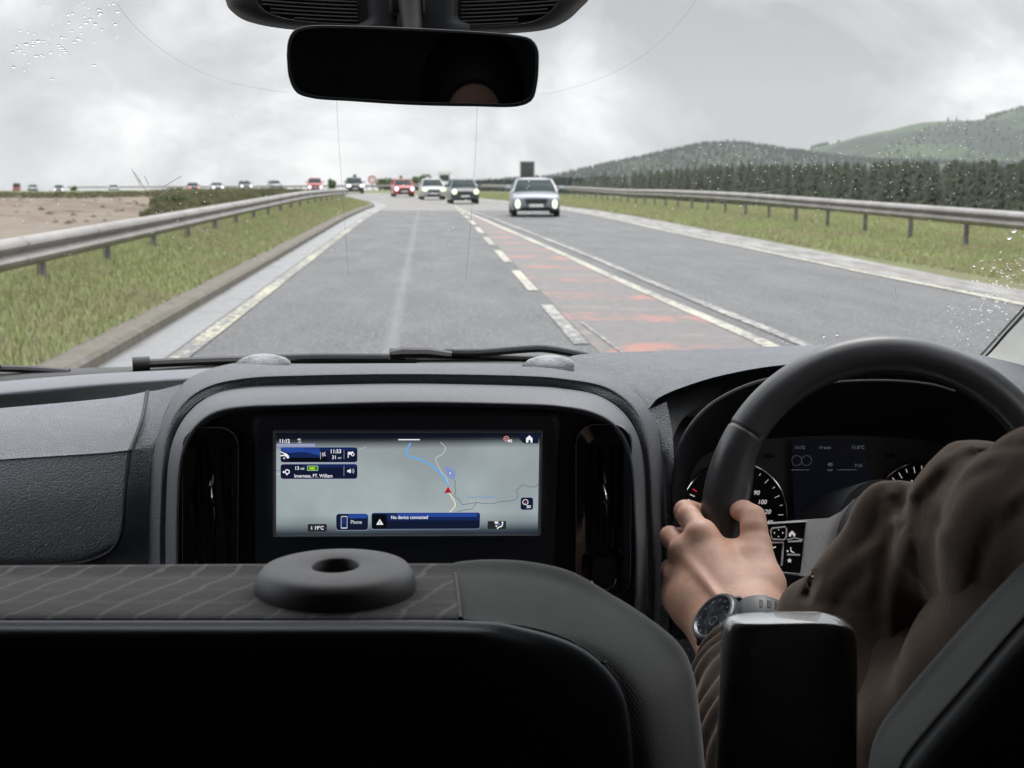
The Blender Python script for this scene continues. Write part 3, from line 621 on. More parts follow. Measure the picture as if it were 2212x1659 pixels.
def car(label, pcol, x, y, z, rz, kind='saloon', lamp=None, lampshape=(.13, .17), lampz=.62, group=None, roofcol=None, cat_='car'):
    """front of the car faces -Y before rotation; origin on the road under its front middle"""
    W, H, Ln = {'saloon': (.91, 1.37, 4.5), 'hatch': (.88, 1.47, 4.2), 'suv': (.93, 1.66, 4.5), 'van': (.98, 2.35, 5.2)}[kind]
    root = empty('car' if cat_ == 'car' else 'van', label, cat_, (0, 0, 0), group); pm = PAINTS[pcol]; lamp = lamp or M_LAMP
    hood = {'saloon': .86, 'hatch': .93, 'suv': 1.04, 'van': 1.15}[kind]; belt = hood+.09
    st = [(-.02, W*.62, .42, .60), (.0, W*.80, .30, hood*.78), (.10, W*.93, .24, hood*.84), (.35, W*.98, .2, hood*.91), (.8, W, .2, hood*.965), (1.15, W, .2, hood+.01), (1.9, W, .2, belt), (2.9, W, .2, belt+.02), (Ln-.6, W*.97, .22, belt+.04), (Ln-.12, W*.9, .28, belt), (Ln, W*.78, .42, belt-.22)]
    def ring(s):
        yy, w_, zb, zt = s; return [Vector((0, yy, zb)), Vector((w_*.86, yy, zb)), Vector((w_*.97, yy, zb+.10)), Vector((w_, yy, zb+(zt-zb)*.45)), Vector((w_*.985, yy, zb+(zt-zb)*.72)), Vector((w_*.93, yy, zt-.035)), Vector((w_*.80, yy, zt)), Vector((w_*.45, yy, zt+.025)), Vector((0, yy, zt+.035))]
    mb = MB()
    for sx in (1, -1):
        rows = [[Vector((p.x*sx, p.y, p.z)) for p in ring(s)] for s in st]; loft(mb, rows, 30, 36, uv=False)
    mb.poly([Vector((p.x, p.y, p.z)) for p in ring(st[0])]+[Vector((-p.x, p.y, p.z)) for p in ring(st[0])[::-1]])
    mb.poly([Vector((p.x, p.y, p.z)) for p in ring(st[-1])]+[Vector((-p.x, p.y, p.z)) for p in ring(st[-1])[::-1]])
    mb.build('body', pm, root, weld=True, angle=50)
    # greenhouse
    y0, y1, y2, y3 = (1.05, 1.95, 3.1, 4.05) if kind != 'van' else (.75, 1.55, 4.9, 5.1)
    if kind in ('hatch', 'suv'): y3 = Ln-.25; y2 = y3-.55
    rw = W*(.70 if kind != 'van' else .84); bw = W*.90; zb = belt-.04; fr = hood-.01
    def gh(y, k, base): # y along base/roof, k 0 base .. 1 roof
        return bw+(rw-bw)*k
    c = MB()  # roof and pillars
    roof = [[Vector((s*rw, y1, H-.05)) for s in (-1, -.6, 0, .6, 1)], [Vector((s*rw, y1+.25, H-.02+(.02 if abs(s) < .7 else -.03))) for s in (-1, -.6, 0, .6, 1)], [Vector((s*rw, (y1+y2)/2, H+(.02 if abs(s) < .7 else -.03))) for s in (-1, -.6, 0, .6, 1)], [Vector((s*rw*.96, y2, H-.05)) for s in (-1, -.6, 0, .6, 1)]]
    loft(c, roof, 16, 12, uv=False)
    for s in (-1, 1):
        A0, A1 = Vector((s*bw, y0, fr)), Vector((s*rw, y1, H-.05)); B1, B0 = Vector((s*rw*.96, y2, H-.05)), Vector((s*bw*.95, y3, zb))
        c.tube([A0, A0.lerp(A1, .5)+Vector((s*.01, 0, .015)), A1], .038, 6); c.tube([B1, B0], .07, 6); c.tube([A1, A1.lerp(B1, .5)+Vector((0, 0, .01)), B1], .035, 6)
        c.tube([Vector((s*bw, (y1+y2)/2+.1, zb)), Vector((s*rw, (y1+y2)/2+.1, H-.05))], .03, 6)
        c.tube([A0, Vector((s*bw, (y1+y2)/2, belt-.02)), B0], .03, 6)
    c.build('roof', pm, root)
    g = MB(); loft(g, [[Vector((s*bw, y0+.1*s*s, fr)) for s in (-1, -.5, 0, .5, 1)], [Vector((s*(bw+rw)/2, (y0+y1)/2-.03+.09*s*s, (fr+H)/2+.01)) for s in (-1, -.5, 0, .5, 1)], [Vector((s*rw, y1+.04*s*s, H-.055)) for s in (-1, -.5, 0, .5, 1)]], 12, 8, uv=False); g.build('windscreen', M_CGL, root)
    g = MB(); loft(g, [[Vector((s*bw*.95, y3, zb)) for s in (-1, 0, 1)], [Vector((s*rw*.96, y2, H-.05)) for s in (-1, 0, 1)]], 8, 4, uv=False); g.build('rear_window', M_CGL, root)
    for s in (-1, 1):
        g = MB(); g.poly([Vector((s*bw, y0+.1, fr)), Vector((s*rw, y1, H-.06)), Vector((s*rw*.97, y2, H-.06)), Vector((s*bw*.95, y3, zb))]); g.build('side_window', M_CGL, root, smooth=False)
        lm = MB(); hx = W*.74; lz = lampz*(hood/.86)
        hz_ = MB(); hz_.add(*_ell(Vector((s*hx, .055, lz)), (lampshape[0]*1.35, .10, lampshape[1]*1.1))); ho = hz_.build('headlight', M_HOUS, root)
        lm.add(*_ell(Vector((s*hx, -.035, lz)), (lampshape[0], .05, lampshape[1]))); lm.build('bulb', lamp, ho)
        mm = MB(); mm.add(*_ell(Vector((s*(W+.10), y0+.25, belt+.06)), (.11, .06, .075))); mm.tube([Vector((s*(W-.06), y0+.3, belt-.01)), Vector((s*(W+.08), y0+.28, belt+.02))], .025, 6); mm.build('wing_mirror', pm, root)
        for wy in (.82, Ln-.85):
            t = MB(); xx = s*(W-.02); t.cyl(Vector((xx-s*.21, wy, .32)), Vector((xx, wy, .32)), .325, seg=20); wo = t.build('wheel', M_TYRE, root, angle=30)
            r = MB(); r.cyl(Vector((xx, wy, .32)), Vector((xx+s*.008, wy, .32)), .21, .19, seg=16)
            for q in range(5):
                a = q*1.2566; r.box(Vector((xx+s*.012, wy+math.cos(a)*.1, .32+math.sin(a)*.1)), (.012, .19, .05), Matrix.Rotation(a, 3, 'X'))
            r.build('rim', M_ALLOY, wo, smooth=False)
    gr = MB(); gz = hood*.66 if kind != 'van' else .8
    gr.poly([Vector((k*W*.62, -.035, z_)) for k, z_ in ((-.78, gz+.08), (.78, gz+.08), (.62, gz-.13), (-.62, gz-.13))])
    for q in range(3): gr.box(Vector((0, -.038, gz+.04-q*.06)), (W*.8, .01, .012))
    gr.build('grille', M_TRIM, root, smooth=False)
    bm_ = MB(); bm_.add(*_ell(Vector((0, .06, .33)), (W*.80, .11, .11))); bm_.build('lower_bumper', M_TRIM, root)
    pmb = MB(); pmb.box(Vector((0, -.06, gz-.17 if kind != 'hatch' else .45)), (.52, .015, .11), bev=.004); pmb.build('number_plate', M_PLATE, root)
    root.location = (x, y, z); root.rotation_euler = (0, 0, rz); return root
def _ell(c, r, seg=14, rings=9):
    vs = []; fs = []
    for i in range(rings+1):
        ph = math.pi*i/rings
        for k in range(seg):
            th = 2*math.pi*k/seg; vs.append(c+Vector((r[0]*math.sin(ph)*math.cos(th), r[1]*math.sin(ph)*math.sin(th), r[2]*math.cos(ph))))
    for i in range(rings):
        for k in range(seg): fs.append((i*seg+k, (i+1)*seg+k, (i+1)*seg+(k+1) % seg, i*seg+(k+1) % seg))
    return vs, fs
def at(u, D): return P(u, 600, D).x
def road_z(x, y): return float(ZB(y))+.012
car('silver blue saloon with lit headlights, nearest of the oncoming cars', 'silver', at(1158, 51), 51, road_z(0, 51), R_(-2), 'saloon', lampshape=(.095, .165), lampz=.46)
car('dark grey hatchback with lit headlights, second in the oncoming line', 'grey', at(1006, 84), 84, road_z(0, 84), R_(3), 'hatch', lampshape=(.15, .15), lampz=.66)
car('white hatchback with lit headlights, between the dark grey and the bright red car', 'white', at(939, 100), 100, road_z(0, 100), R_(4), 'hatch', lampshape=(.20, .11), lampz=.66)
car('bright red hatchback with round lit headlights on the bend', 'red', at(876, 117), 117, road_z(0, 117), R_(6), 'hatch', M_LAMPW, (.16, .17), .60)
car('dark car with wide white lights at the end of the left barrier', 'black', at(771, 148), 148, road_z(0, 148), R_(6), 'suv', M_LAMPW, (.26, .15), .66)
car('far dark red tall car with lit headlights above the left barrier', 'red', at(685.5, 172), 172, road_z(0, 172)+.05, R_(6), 'suv', M_LAMPW, (.20, .20), .45)
G = 'distant oncoming queue on the left skyline'
for u, D, pc, kd, lp, lb in [(602, 205, 'pale', 'hatch', None, 'faint unlit pale car on the skyline left of the far dark red car'), (538, 212, 'grey', 'hatch', M_LAMPW, 'grey car with two white lights on the left skyline'),
                             (477, 218, 'pale', 'saloon', M_LAMPW, 'pale car with two white lights on the left skyline'), (426, 224, 'black', 'hatch', M_LAMPR, 'dark car with two pinkish lights on the left skyline'),
                             (254, 246, 'white', 'saloon', None, 'white car alone on the skyline above the bare earth'), (136, 262, 'grey', 'hatch', M_LAMPW, 'dark hatchback on the far left skyline beside the small round tree'),
                             (80, 268, 'pale', 'hatch', None, 'greenish grey car close to the left edge of the skyline')]:
    x = at(u, D); car(lb, pc, x, D, float(HZ(np.array([x]), np.array([float(D)]))[0])+.02, R_(13), kd, lp or M_HOUS, (.2, .2), .62, G)
for u, D, lb in [(340, 330, 'red van on the left skyline where the bare earth ends'), (45, 400, 'small dark red van nearest the left edge of the photo')]:
    x = at(u, D); car(lb, 'red', x, D, float(HZ(np.array([x]), np.array([float(D)]))[0])-.3, R_(12), 'van', M_HOUS, (.1, .1), .5, None, cat_='van')

# ---- signs
m = Mat('dark sign back', rough=.6, metal=.2); m.color(m.ramp(m.noise(5), (.3, (.030, .042, .042)), (.7, (.055, .068, .066)))); M_SBK = m
m = Mat('sign edge', (.35, .37, .36), .4, .4); M_SED = m
m = Mat('sign white', (.62, .60, .60), .5); M_SWH = m
m = Mat('sign red', (.42, .08, .07), .5); M_SRD = m
def board_sign(label, u, v0, v1, D, wpx, gz, frame=0.0, posts=(-.3, .3), pale_top=False):
    top = P(u, v0, D); bot = P(u, v1, D); W = wpx/FPX*D; root = empty('road_sign', label, 'road sign', (top.x, top.y, gz)); H = top.z-bot.z; c = Vector((top.x, top.y, (top.z+bot.z)/2))
    b = MB(); b.box(c, (W, .05, H), bev=.012); b.box(c+Vector((0, -.03, 0)), (.03, .03, H*.94)); bo = b.build('board', M_SBK, root)
    e_ = MB()
    for dx, dz, sx, sz in ((0, H/2, W, .04), (0, -H/2, W, .04), (W/2, 0, .04, H), (-W/2, 0, .04, H)): e_.box(c+Vector((dx, .0, dz)), (sx+.03, .07, sz+.03))
    e_.build('frame', M_SED if not pale_top else M_SWH, bo, smooth=False)
    if pale_top:
        h = MB(); h.box(c+Vector((0, .0, H/2+.22)), (W*1.35, .10, .42), bev=.02); h.build('header_panel', M_SWH, root)
    for dx in posts:
        p = MB(); p.cyl(Vector((top.x+dx*W, top.y+.06, gz-.3)), Vector((top.x+dx*W, top.y+.06, c.z+H*.4)), .05); p.build('post', M_POST, root)
board_sign('tall dark rectangular sign seen from behind, standing above the silver car', 1139, 349, 392, 112, 30, float(ZB(112))-.1)
board_sign('smaller dark sign with a white panel on top, behind the white and dark grey cars', 960, 377, 392, 150, 22, float(ZB(150))-.1, pale_top=True)
def round_sign(label, u, v, D, rpx):
    c = P(u, v, D); r = rpx/FPX*D; gz = float(ZB(D))-.2; root = empty('road_sign', label, 'road sign', (c.x, c.y, gz)); y_ = Vector((0, 1, 0))
    d = MB(); d.cyl(c, c+y_*.03, r, seg=24); d.build('disc', M_SWH, root, angle=30)
    ring_ = MB(); pts = [c+Vector((math.cos(a)*r*.86, -.01, math.sin(a)*r*.86)) for a in np.linspace(0, 6.2832, 25)]; ring_.tube(pts, r*.15, 6, up=Vector((0, 1, 0)), cap=False); ring_.build('red_rim', M_SRD, root)
    p = MB(); p.cyl(Vector((c.x, c.y+.05, gz)), c+Vector((0, .05, 0)), .05); p.build('post', M_POST, root)
round_sign('round white sign with a red rim among the skyline trees', 804, 388, 190, 9)
# orange traffic cylinder on the skyline
c = P(108.5, 410, 262); root = empty('traffic_cone', 'orange and white traffic cone on the far left skyline', 'traffic cone', (c.x, c.y, c.z-1.35))
b = MB(); b.tube([c-Vector((0, 0, 1.3)), c-Vector((0, 0, .7)), c], [.38, .28, .12], 14); b.build('cone', M_SRD, root); b = MB(); b.cyl(c-Vector((0, 0, .75)), c-Vector((0, 0, .45)), .30, .24); b.build('reflective_band', M_SWH, root)
b = MB(); b.box(c-Vector((0, 0, 1.33)), (.9, .9, .08), bev=.02); b.build('base', M_TRIM, root)
# ------------------------------------------------------------------ the van: shell, windscreen, dashboard
def leather(name, c0, c1, rough=.55, scale=330, bump=.8, spec=.4):
    m = Mat(name, rough=rough, spec=spec); g = m.co(); v = m.voro(scale, 'DISTANCE_TO_EDGE', g); n = m.noise(scale*.25, 3, .6, vec=g); n2 = m.noise(7, 3, .5, vec=g)
    m.color(m.ramp(n2, (.3, c0), (.7, c1))); h = m.math('ADD', m.ramp(v, (0., 0.), (.18, 1.)), m.math('MULTIPLY', n, .8)); m.bump(h, bump, .0013)
    m.rough(m.ramp(n, (.3, rough-.06), (.7, rough+.08))); return m
M_LEA = leather('grained grey dashboard', (.125, .131, .147), (.145, .152, .169))
M_PAD = leather('soft grey dashboard pad', (.145, .152, .17), (.175, .182, .202), .5, 300, .6)
M_PAD_LIT = leather('lit grained pad', (.26, .27, .29), (.31, .32, .34), .5, 300, .6)  # lighter copy of the pad, light from above put into its colour
M_HARD = leather('smooth satin console', (.108, .113, .128), (.126, .131, .147), .42, 1500, .12)
M_FACE = leather('dark console face', (.024, .026, .031), (.030, .032, .038), .5, 1400, .15)
M_BLK = leather('matt black plastic', (.014, .0155, .019), (.019, .021, .025), .6, 900, .25)
m = Mat('piano black', (.006, .006, .007), .12, spec=.5); M_GLOSS = m
m = Mat('polished chrome', (.75, .76, .78), .12, 1.0); M_CHR = m
m = Mat('satin silver', (.92, .93, .94), .28, .2); m.rough(m.ramp(m.noise(40), (.3, .24), (.7, .36))); M_SIL = m
m = Mat('light grey headlining', (.42, .43, .41), .9); m.color(m.ramp(m.noise(9), (.3, (.13, .135, .13)), (.7, (.16, .165, .155)))); m.bump(m.noise(600), .3, .0005); M_HEAD = m
m = Mat('pale pillar trim cloth', rough=.8); m.color(m.ramp(m.noise(9), (.3, (.70, .71, .67)), (.7, (.78, .79, .74)))); m.bump(m.noise(600), .3, .0005); M_TRIMP = m
m = Mat('dark cabin lining', (.03, .03, .032), .9); m.color(m.ramp(m.noise(9), (.3, (.024, .024, .027)), (.7, (.036, .036, .04)))); M_DARK = m
m = Mat('black rubber', (.012, .012, .013), .55); m.bump(m.noise(300), .2, .0004); M_RUB = m
def vc(x, y, z): return Vector((x, y, CAM.z+z))   # cabin coordinates: height relative to the camera

# --- shell
van = empty('van_cabin', 'interior shell of the van the photo is taken from, pale pillar trim at the right', 'van', (0, 0, .3))
XL_, XR_ = -.92, .88; ZT = .47
b = MB(); b.box(vc(-.02, -.35, ZT), (1.84, 3.1, .03)); b.build('headlining', M_HEAD, van, smooth=False)
b = MB(); b.box(vc(-.02, .2, -1.12), (1.84, 4.0, .03)); b.build('floor', M_DARK, van, smooth=False)
b = MB(); b.box(vc(-.02, -1.9, -.40), (1.84, .03, 1.42)); b.box(vc(-.58, -1.9, .39), (.72, .03, .16)); b.box(vc(.40, -1.9, .39), (1.04, .03, .16)); b.box(vc(-.17, -1.9, .435), (.10, .03, .07)); b.box(vc(-.17, -1.9, .345), (.10, .03, .07)); b.box(vc(-.19, -1.9, .39), (.02, .03, .012), Matrix.Rotation(.5, 3, 'Y')); b.build('rear_wall', M_HEAD, van, smooth=False)
for sx in (-1, 1):
    xx = XL_ if sx < 0 else XR_; d = MB()
    d.box(vc(xx, .15, -.72), (.03, 4.0, .76)); d.box(vc(xx, -1.0, -.02), (.03, 1.75, .95)); d.box(vc(xx, .42, .40), (.03, 1.5, .14)); d.box(vc(xx, .32, .02), (.04, .92, .80)); d.box(vc(xx, 1.30, -.33), (.03, 1.0, .06))  # unseen; solid panel beside the front seats added to shut out side-window light
    d.build('side_wall', M_DARK, van, smooth=False)
b = MB(); b.box(vc(-.02, 2.18, -.72), (1.84, .03, .76)); b.build('bulkhead', M_DARK, van, smooth=False)

# --- windscreen surface
def WS(x, z):
    """y of the glass at cabin height z"""
    return 2.10-(z+.27)*1.02-.20*(x+.02)**2
def on_glass(u, v, off=0.0):
    lo, hi = .8, 3.0
    for _ in range(40):
        y = (lo+hi)/2; p = P(u, v, y)
        if y > WS(p.x, p.z-CAM.z)+off: hi = y
        else: lo = y
    return P(u, v, (lo+hi)/2)
wsr = empty('windscreen', 'clear windscreen with scattered raindrops and two thin hanging wires', 'windscreen', vc(0, 2.1, -.3))
gm = bpy.data.materials.new('clear glass'); gm.use_nodes = True; t_ = gm.node_tree; t_.nodes.clear(); o_ = t_.nodes.new('ShaderNodeOutputMaterial'); tr = t_.nodes.new('ShaderNodeBsdfTransparent'); t_.links.new(tr.outputs[0], o_.inputs[0])
b = MB(); vs = []; nx, nz = 24, 16
for i in range(nx+1):
    for j in range(nz+1):
        x = -.86+1.68*i/nx; z = -.30+.78*j/nz; vs.append(vc(x, WS(x, z), z))
b.add(vs, [(i*(nz+1)+j, i*(nz+1)+j+1, (i+1)*(nz+1)+j+1, (i+1)*(nz+1)+j) for i in range(nx) for j in range(nz)]); b.build('glass_pane', gm, wsr)
m = Mat('thin dark wire', (.09, .10, .11), .5); M_WIRE = m
m = Mat('pale glass mark', (.35, .37, .38), .6); M_MARK = m
for pts, r in (([(727, 215), (731, 290), (737, 380), (745, 480), (752, 592)], .00016), ([(1031, 230), (1027, 330), (1020, 440), (1012, 540), (1006, 602)], .00016)):
    b = MB(); b.tube([on_glass(*p) for p in curve_i([(p[0], p[1]) for p in pts], 30)], r, 5); b.build('hanging_wire', M_WIRE, wsr)
m = Mat('wiper smear', (.60, .62, .63), .6); M_SMEAR = m
for pts, r in (([(253, 8), (285, 50), (330, 92), (385, 130), (440, 158), (500, 178), (560, 191), (625, 201)], .00020), ([(1160, 205), (1220, 194), (1290, 172), (1360, 138), (1420, 95), (1470, 45), (1507, -5)], .00018)):
    b = MB(); b.tube([on_glass(*p) for p in curve_i([(p[0], p[1]) for p in pts], 50)], r, 5); b.build('wiper_arc_smear', M_SMEAR, wsr)
def marks(lst, r, name='smear', mat=M_MARK):
    b = MB()
    for a in lst: b.tube([on_glass(*p) for p in a], r, 4)
    b.build(name, mat, wsr)
marks([[(342, 462), (352, 455)], [(338, 430), (372, 405)], [(346, 420), (339, 434)], [(352, 404), (392, 380)], [(345, 430), (352, 444)]], .00045)
marks([[(284, 364), (296, 388), (303, 402)], [(290, 372), (306, 396)], [(298, 386), (314, 410), (322, 424)], [(312, 380), (322, 400)], [(330, 432), (345, 460)], [(334, 430), (350, 462)]], .00035, mat=M_WIRE)
marks([[(1512, 445), (1535, 440), (1560, 432)], [(1560, 436), (1600, 425), (1650, 415)], [(1570, 432), (1620, 418), (1700, 408)], [(1972, 513), (1990, 480), (2003, 450)], [(1925, 625), (1928, 640), (1940, 655)], [(1933, 620), (1936, 640), (1950, 655)]], .00014)
# raindrops: uncountable beads of water on the outside of the glass
gd = bpy.data.materials.new('water drop'); gd.use_nodes = True; t_ = gd.node_tree; t_.nodes.clear(); o_ = t_.nodes.new('ShaderNodeOutputMaterial'); gl = t_.nodes.new('ShaderNodeBsdfGlass'); gl.inputs['IOR'].default_value = 1.33; gl.inputs['Roughness'].default_value = .0; t_.links.new(gl.outputs[0], o_.inputs[0])
def drop(mb, u, v, r, sx=1.0, dome=.8):
    c = on_glass(u, v); n_ = Vector((0, 1, 1.02)).normalized(); a = Vector((1, 0, 0)); b_ = n_.cross(a); vs = []; seg = 10; rings = 5
    for i in range(rings):
        ph = (math.pi/2)*i/(rings-1)
        for k in range(seg):
            th = 2*math.pi*k/seg; vs.append(c+a*(r*sx*math.cos(ph)*math.cos(th))+b_*(r*math.cos(ph)*math.sin(th))+n_*(r*dome*math.sin(ph)))
    fs = [(i*seg+k, i*seg+(k+1) % seg, (i+1)*seg+(k+1) % seg, (i+1)*seg+k) for i in range(rings-1) for k in range(seg)]; fs.append(tuple(range(seg-1, -1, -1))); mb.add(vs, fs)
rnd = random.Random(11); b = MB()
for i in range(70):
    t = rnd.random(); drop(b, 40+t*170+rnd.uniform(-25, 45), 120-t*95+rnd.gauss(0, 26), rnd.uniform(.0009, .0019), rnd.uniform(.9, 1.8), .35)
for i in range(34):
    drop(b, rnd.uniform(60, 420), rnd.uniform(0, 190), rnd.uniform(.0005, .0010), 1.3, .35)
for i in range(330):
    u = rnd.uniform(1180, 2212) if i % 3 else rnd.uniform(1560, 2212); v = rnd.triangular(235, 520, 330); drop(b, u, v, rnd.uniform(.00045, .0008))
for i in range(110): drop(b, rnd.uniform(20, 1150), rnd.uniform(380, 560), rnd.uniform(.0005, .00085))
for i in range(150):
    t = rnd.random()**.8; u = 2212-t*150+rnd.gauss(0, 22); v = 560+t*160+rnd.gauss(0, 26)
    if u < 2215: drop(b, u, v, rnd.uniform(.0005, .0013), rnd.uniform(.9, 1.5), .5)
for i in range(60): drop(b, rnd.uniform(2090, 2212), rnd.uniform(560, 730), rnd.uniform(.0009, .0020), rnd.uniform(.8, 1.4), .5)
for u, v, r in ((1780, 727, .0022), (1808, 723, .0022), (1690, 736, .0014), (1700, 742, .0012), (510, 248, .0014), (2190, 500, .003), (2180, 515, .0028)): drop(b, u, v, r, 1.3)
tag(b.build('raindrops', gd, angle=180), 'scattered raindrops beading on the outside of the windscreen', 'raindrops', kind='stuff')

# --- pillar trim at the right and its black frit edge
def on_y(u, v, y): return P(u, v, y)
r1_ = [P(*p) for p in ((2085, 800, 1.93), (2130, 772, 1.92), (2176, 722, 1.86), (2212, 684, 1.81), (2300, 590, 1.70), (2480, 390, 1.52), (2700, 60, 1.33))]
b = MB(); loft(b, [r1_, [p+Vector((.006, -.05, -.01)) for p in r1_], [p+Vector((.012, -.18, -.02)) for p in r1_], [p+Vector((.05, -.36, -.04)) for p in r1_]], 30, 10, uv=False)
if False: loft(b, [[(2085, 800, 1.93), (2130, 772, 1.92), (2176, 722, 1.86), (2212, 684, 1.81), (2300, 590, 1.70), (2480, 390, 1.52), (2700, 60, 1.33)], [(2160, 860, 1.86), (2200, 815, 1.86), (2240, 760, 1.82), (2280, 700, 1.76), (2370, 600, 1.66), (2560, 400, 1.48), (2800, 60, 1.30)], [(2240, 960, 1.70), (2290, 900, 1.68), (2350, 820, 1.64), (2400, 740, 1.6), (2490, 630, 1.54), (2680, 430, 1.40), (2900, 80, 1.25)]], 30, 10)
b.build('pillar_trim', M_TRIMP, van)
b = MB(); loft(b, [[(2075, 800, 1.945), (2118, 778, 1.94), (2168, 722, 1.88), (2212, 673, 1.83), (2300, 578, 1.72), (2480, 378, 1.54), (2700, 48, 1.35)], [(2090, 806, 1.935), (2136, 776, 1.925), (2180, 726, 1.865), (2216, 688, 1.815), (2304, 594, 1.705), (2484, 394, 1.525), (2704, 64, 1.335)]], 30, 3)
for k in range(60):
    t = k/59; u = 2118+(2212-2118)*t*1.3; v = 777-(777-673)*t*1.3; drop_ = P(u-5, v-3, 1.94-.11*t*1.3); b.box(drop_, (.004, .001, .0012))
b.build('windscreen_seal', M_RUB, van)
b = MB()   # left pillar, out of frame but it holds the glass
b.tube([vc(-.86, 1.95, -.30), vc(-.85, 1.72, -.05), vc(-.84, 1.30, .44)], .05, 8); b.build('pillar_trim', M_HEAD, van)
b = MB(); b.tube([vc(-.86, 1.34, .47), vc(-.4, 1.36, .48), vc(0, 1.37, .48), vc(.4, 1.36, .48), vc(.84, 1.34, .47)], .035, 8); b.build('header_rail', M_HEAD, van)

# --- scuttle and wipers outside the glass
b = MB(); loft(b, [[(-250, 812, 2.20), (0, 800, 2.22), (283, 792, 2.24), (560, 783, 2.25), (880, 777, 2.26), (1300, 774, 2.25), (1800, 776, 2.2), (2100, 800, 2.12)], [(-250, 835, 2.10), (0, 822, 2.12), (283, 810, 2.14), (560, 800, 2.15), (880, 800, 2.16), (1300, 800, 2.15), (1800, 800, 2.1), (2100, 830, 2.0)], [(-250, 900, 2.10), (0, 900, 2.12), (283, 900, 2.14), (560, 900, 2.15), (880, 900, 2.16), (1300, 900, 2.15), (1800, 900, 2.1), (2100, 900, 2.0)]], 40, 8)
b.build('scuttle_panel', M_RUB, van)
def wiper(label, blade, arm, r0=.010, head=None):
    root = empty('windscreen_wiper', label, 'wiper', P(*blade[len(blade)//2])); b = MB(); b.tube([P(*p) for p in curve_i(blade, 24)], r0, 8, sq=.7); bo = b.build('blade', M_RUB, root)
    b = MB(); b.tube([P(*p) for p in blade[:2]][0:1]+[P(*blade[0]).lerp(P(*blade[1]), .28)], r0*1.12, 12); b.build('end_cap', M_RUB, bo)
    b = MB(); b.tube([P(*p)+Vector((0, .004, .004)) for p in curve_i(arm, 16)], r0*.7, 8); b.build('arm', M_BLK, root)
    if head: b = MB(); b.tube([P(*p) for p in head], [r0*.9, r0*1.5, r0*1.4, r0*1.1], 8, sq=.7); b.build('connector', M_RUB, root)
wiper('long wiper parked behind the left end of the dashboard', [(286, 787, 2.16), (420, 781, 2.18), (560, 777, 2.20), (840, 775, 2.22), (1120, 776, 2.22)], [(560, 783, 2.2), (700, 779, 2.2), (900, 780, 2.2)])
wiper('wiper with a knuckle parked behind the middle of the dashboard', [(842, 765, 2.14), (960, 768, 2.15), (1100, 773, 2.16), (1290, 781, 2.16)], [(960, 768, 2.14), (1040, 768, 2.14), (1130, 761, 2.14), (1180, 760, 2.14), (1250, 772, 2.14), (1300, 784, 2.14)], .0085, [(842, 765, 2.13), (870, 762, 2.13), (925, 762, 2.13), (975, 768, 2.13)])
wiper('tip of a wiper at the far left end of the scuttle', [(-120, 793, 2.16), (0, 796, 2.16), (70, 798, 2.17), (150, 804, 2.17)], [(-120, 800, 2.15), (-60, 800, 2.15), (0, 802, 2.15)], .008)

# --- dashboard
dash = empty('dashboard', 'grey grained dashboard with a central screen console and two tall air vents', 'dashboard', vc(0, 1.6, -.8))
# passenger side: demister ledge, shelf trough, airbag panel, lower front
b = MB()
loft(b, [[(-800, 860, 2.04), (-150, 838, 2.05), (0, 824, 2.06), (200, 808, 2.07), (400, 798, 2.08), (520, 794, 2.08), (640, 792, 2.08)],
         [(-800, 862, 2.00), (-150, 842, 2.00), (0, 829, 2.00), (200, 812, 2.01), (400, 800, 2.02), (520, 796, 2.02), (640, 796, 2.02)],
         [(-800, 880, 1.96), (-150, 860, 1.96), (0, 846, 1.96), (200, 828, 1.97), (400, 815, 1.98), (520, 812, 1.98), (640, 812, 1.98)],
         [(-800, 890, 1.955), (-150, 870, 1.955), (0, 856, 1.955), (200, 838, 1.965), (400, 824, 1.975), (520, 822, 1.98), (640, 820, 1.98)]], 40, 14)
b.build('demister_ledge', M_HARD, dash)
b = MB()
loft(b, [[(-800, 888, 1.955), (0, 854, 1.955), (200, 836, 1.965), (400, 822, 1.975), (640, 820, 1.98)], [(-800, 960, 1.92), (0, 930, 1.92), (200, 915, 1.92), (400, 900, 1.92), (640, 890, 1.92)], [(-800, 990, 1.66), (0, 975, 1.66), (200, 960, 1.66), (400, 945, 1.66), (640, 930, 1.66)], [(-800, 915, 1.60), (0, 892, 1.60), (200, 873, 1.60), (330, 865, 1.60), (500, 858, 1.60)]], 30, 14)
b.build('shelf_trough', M_BLK, dash)
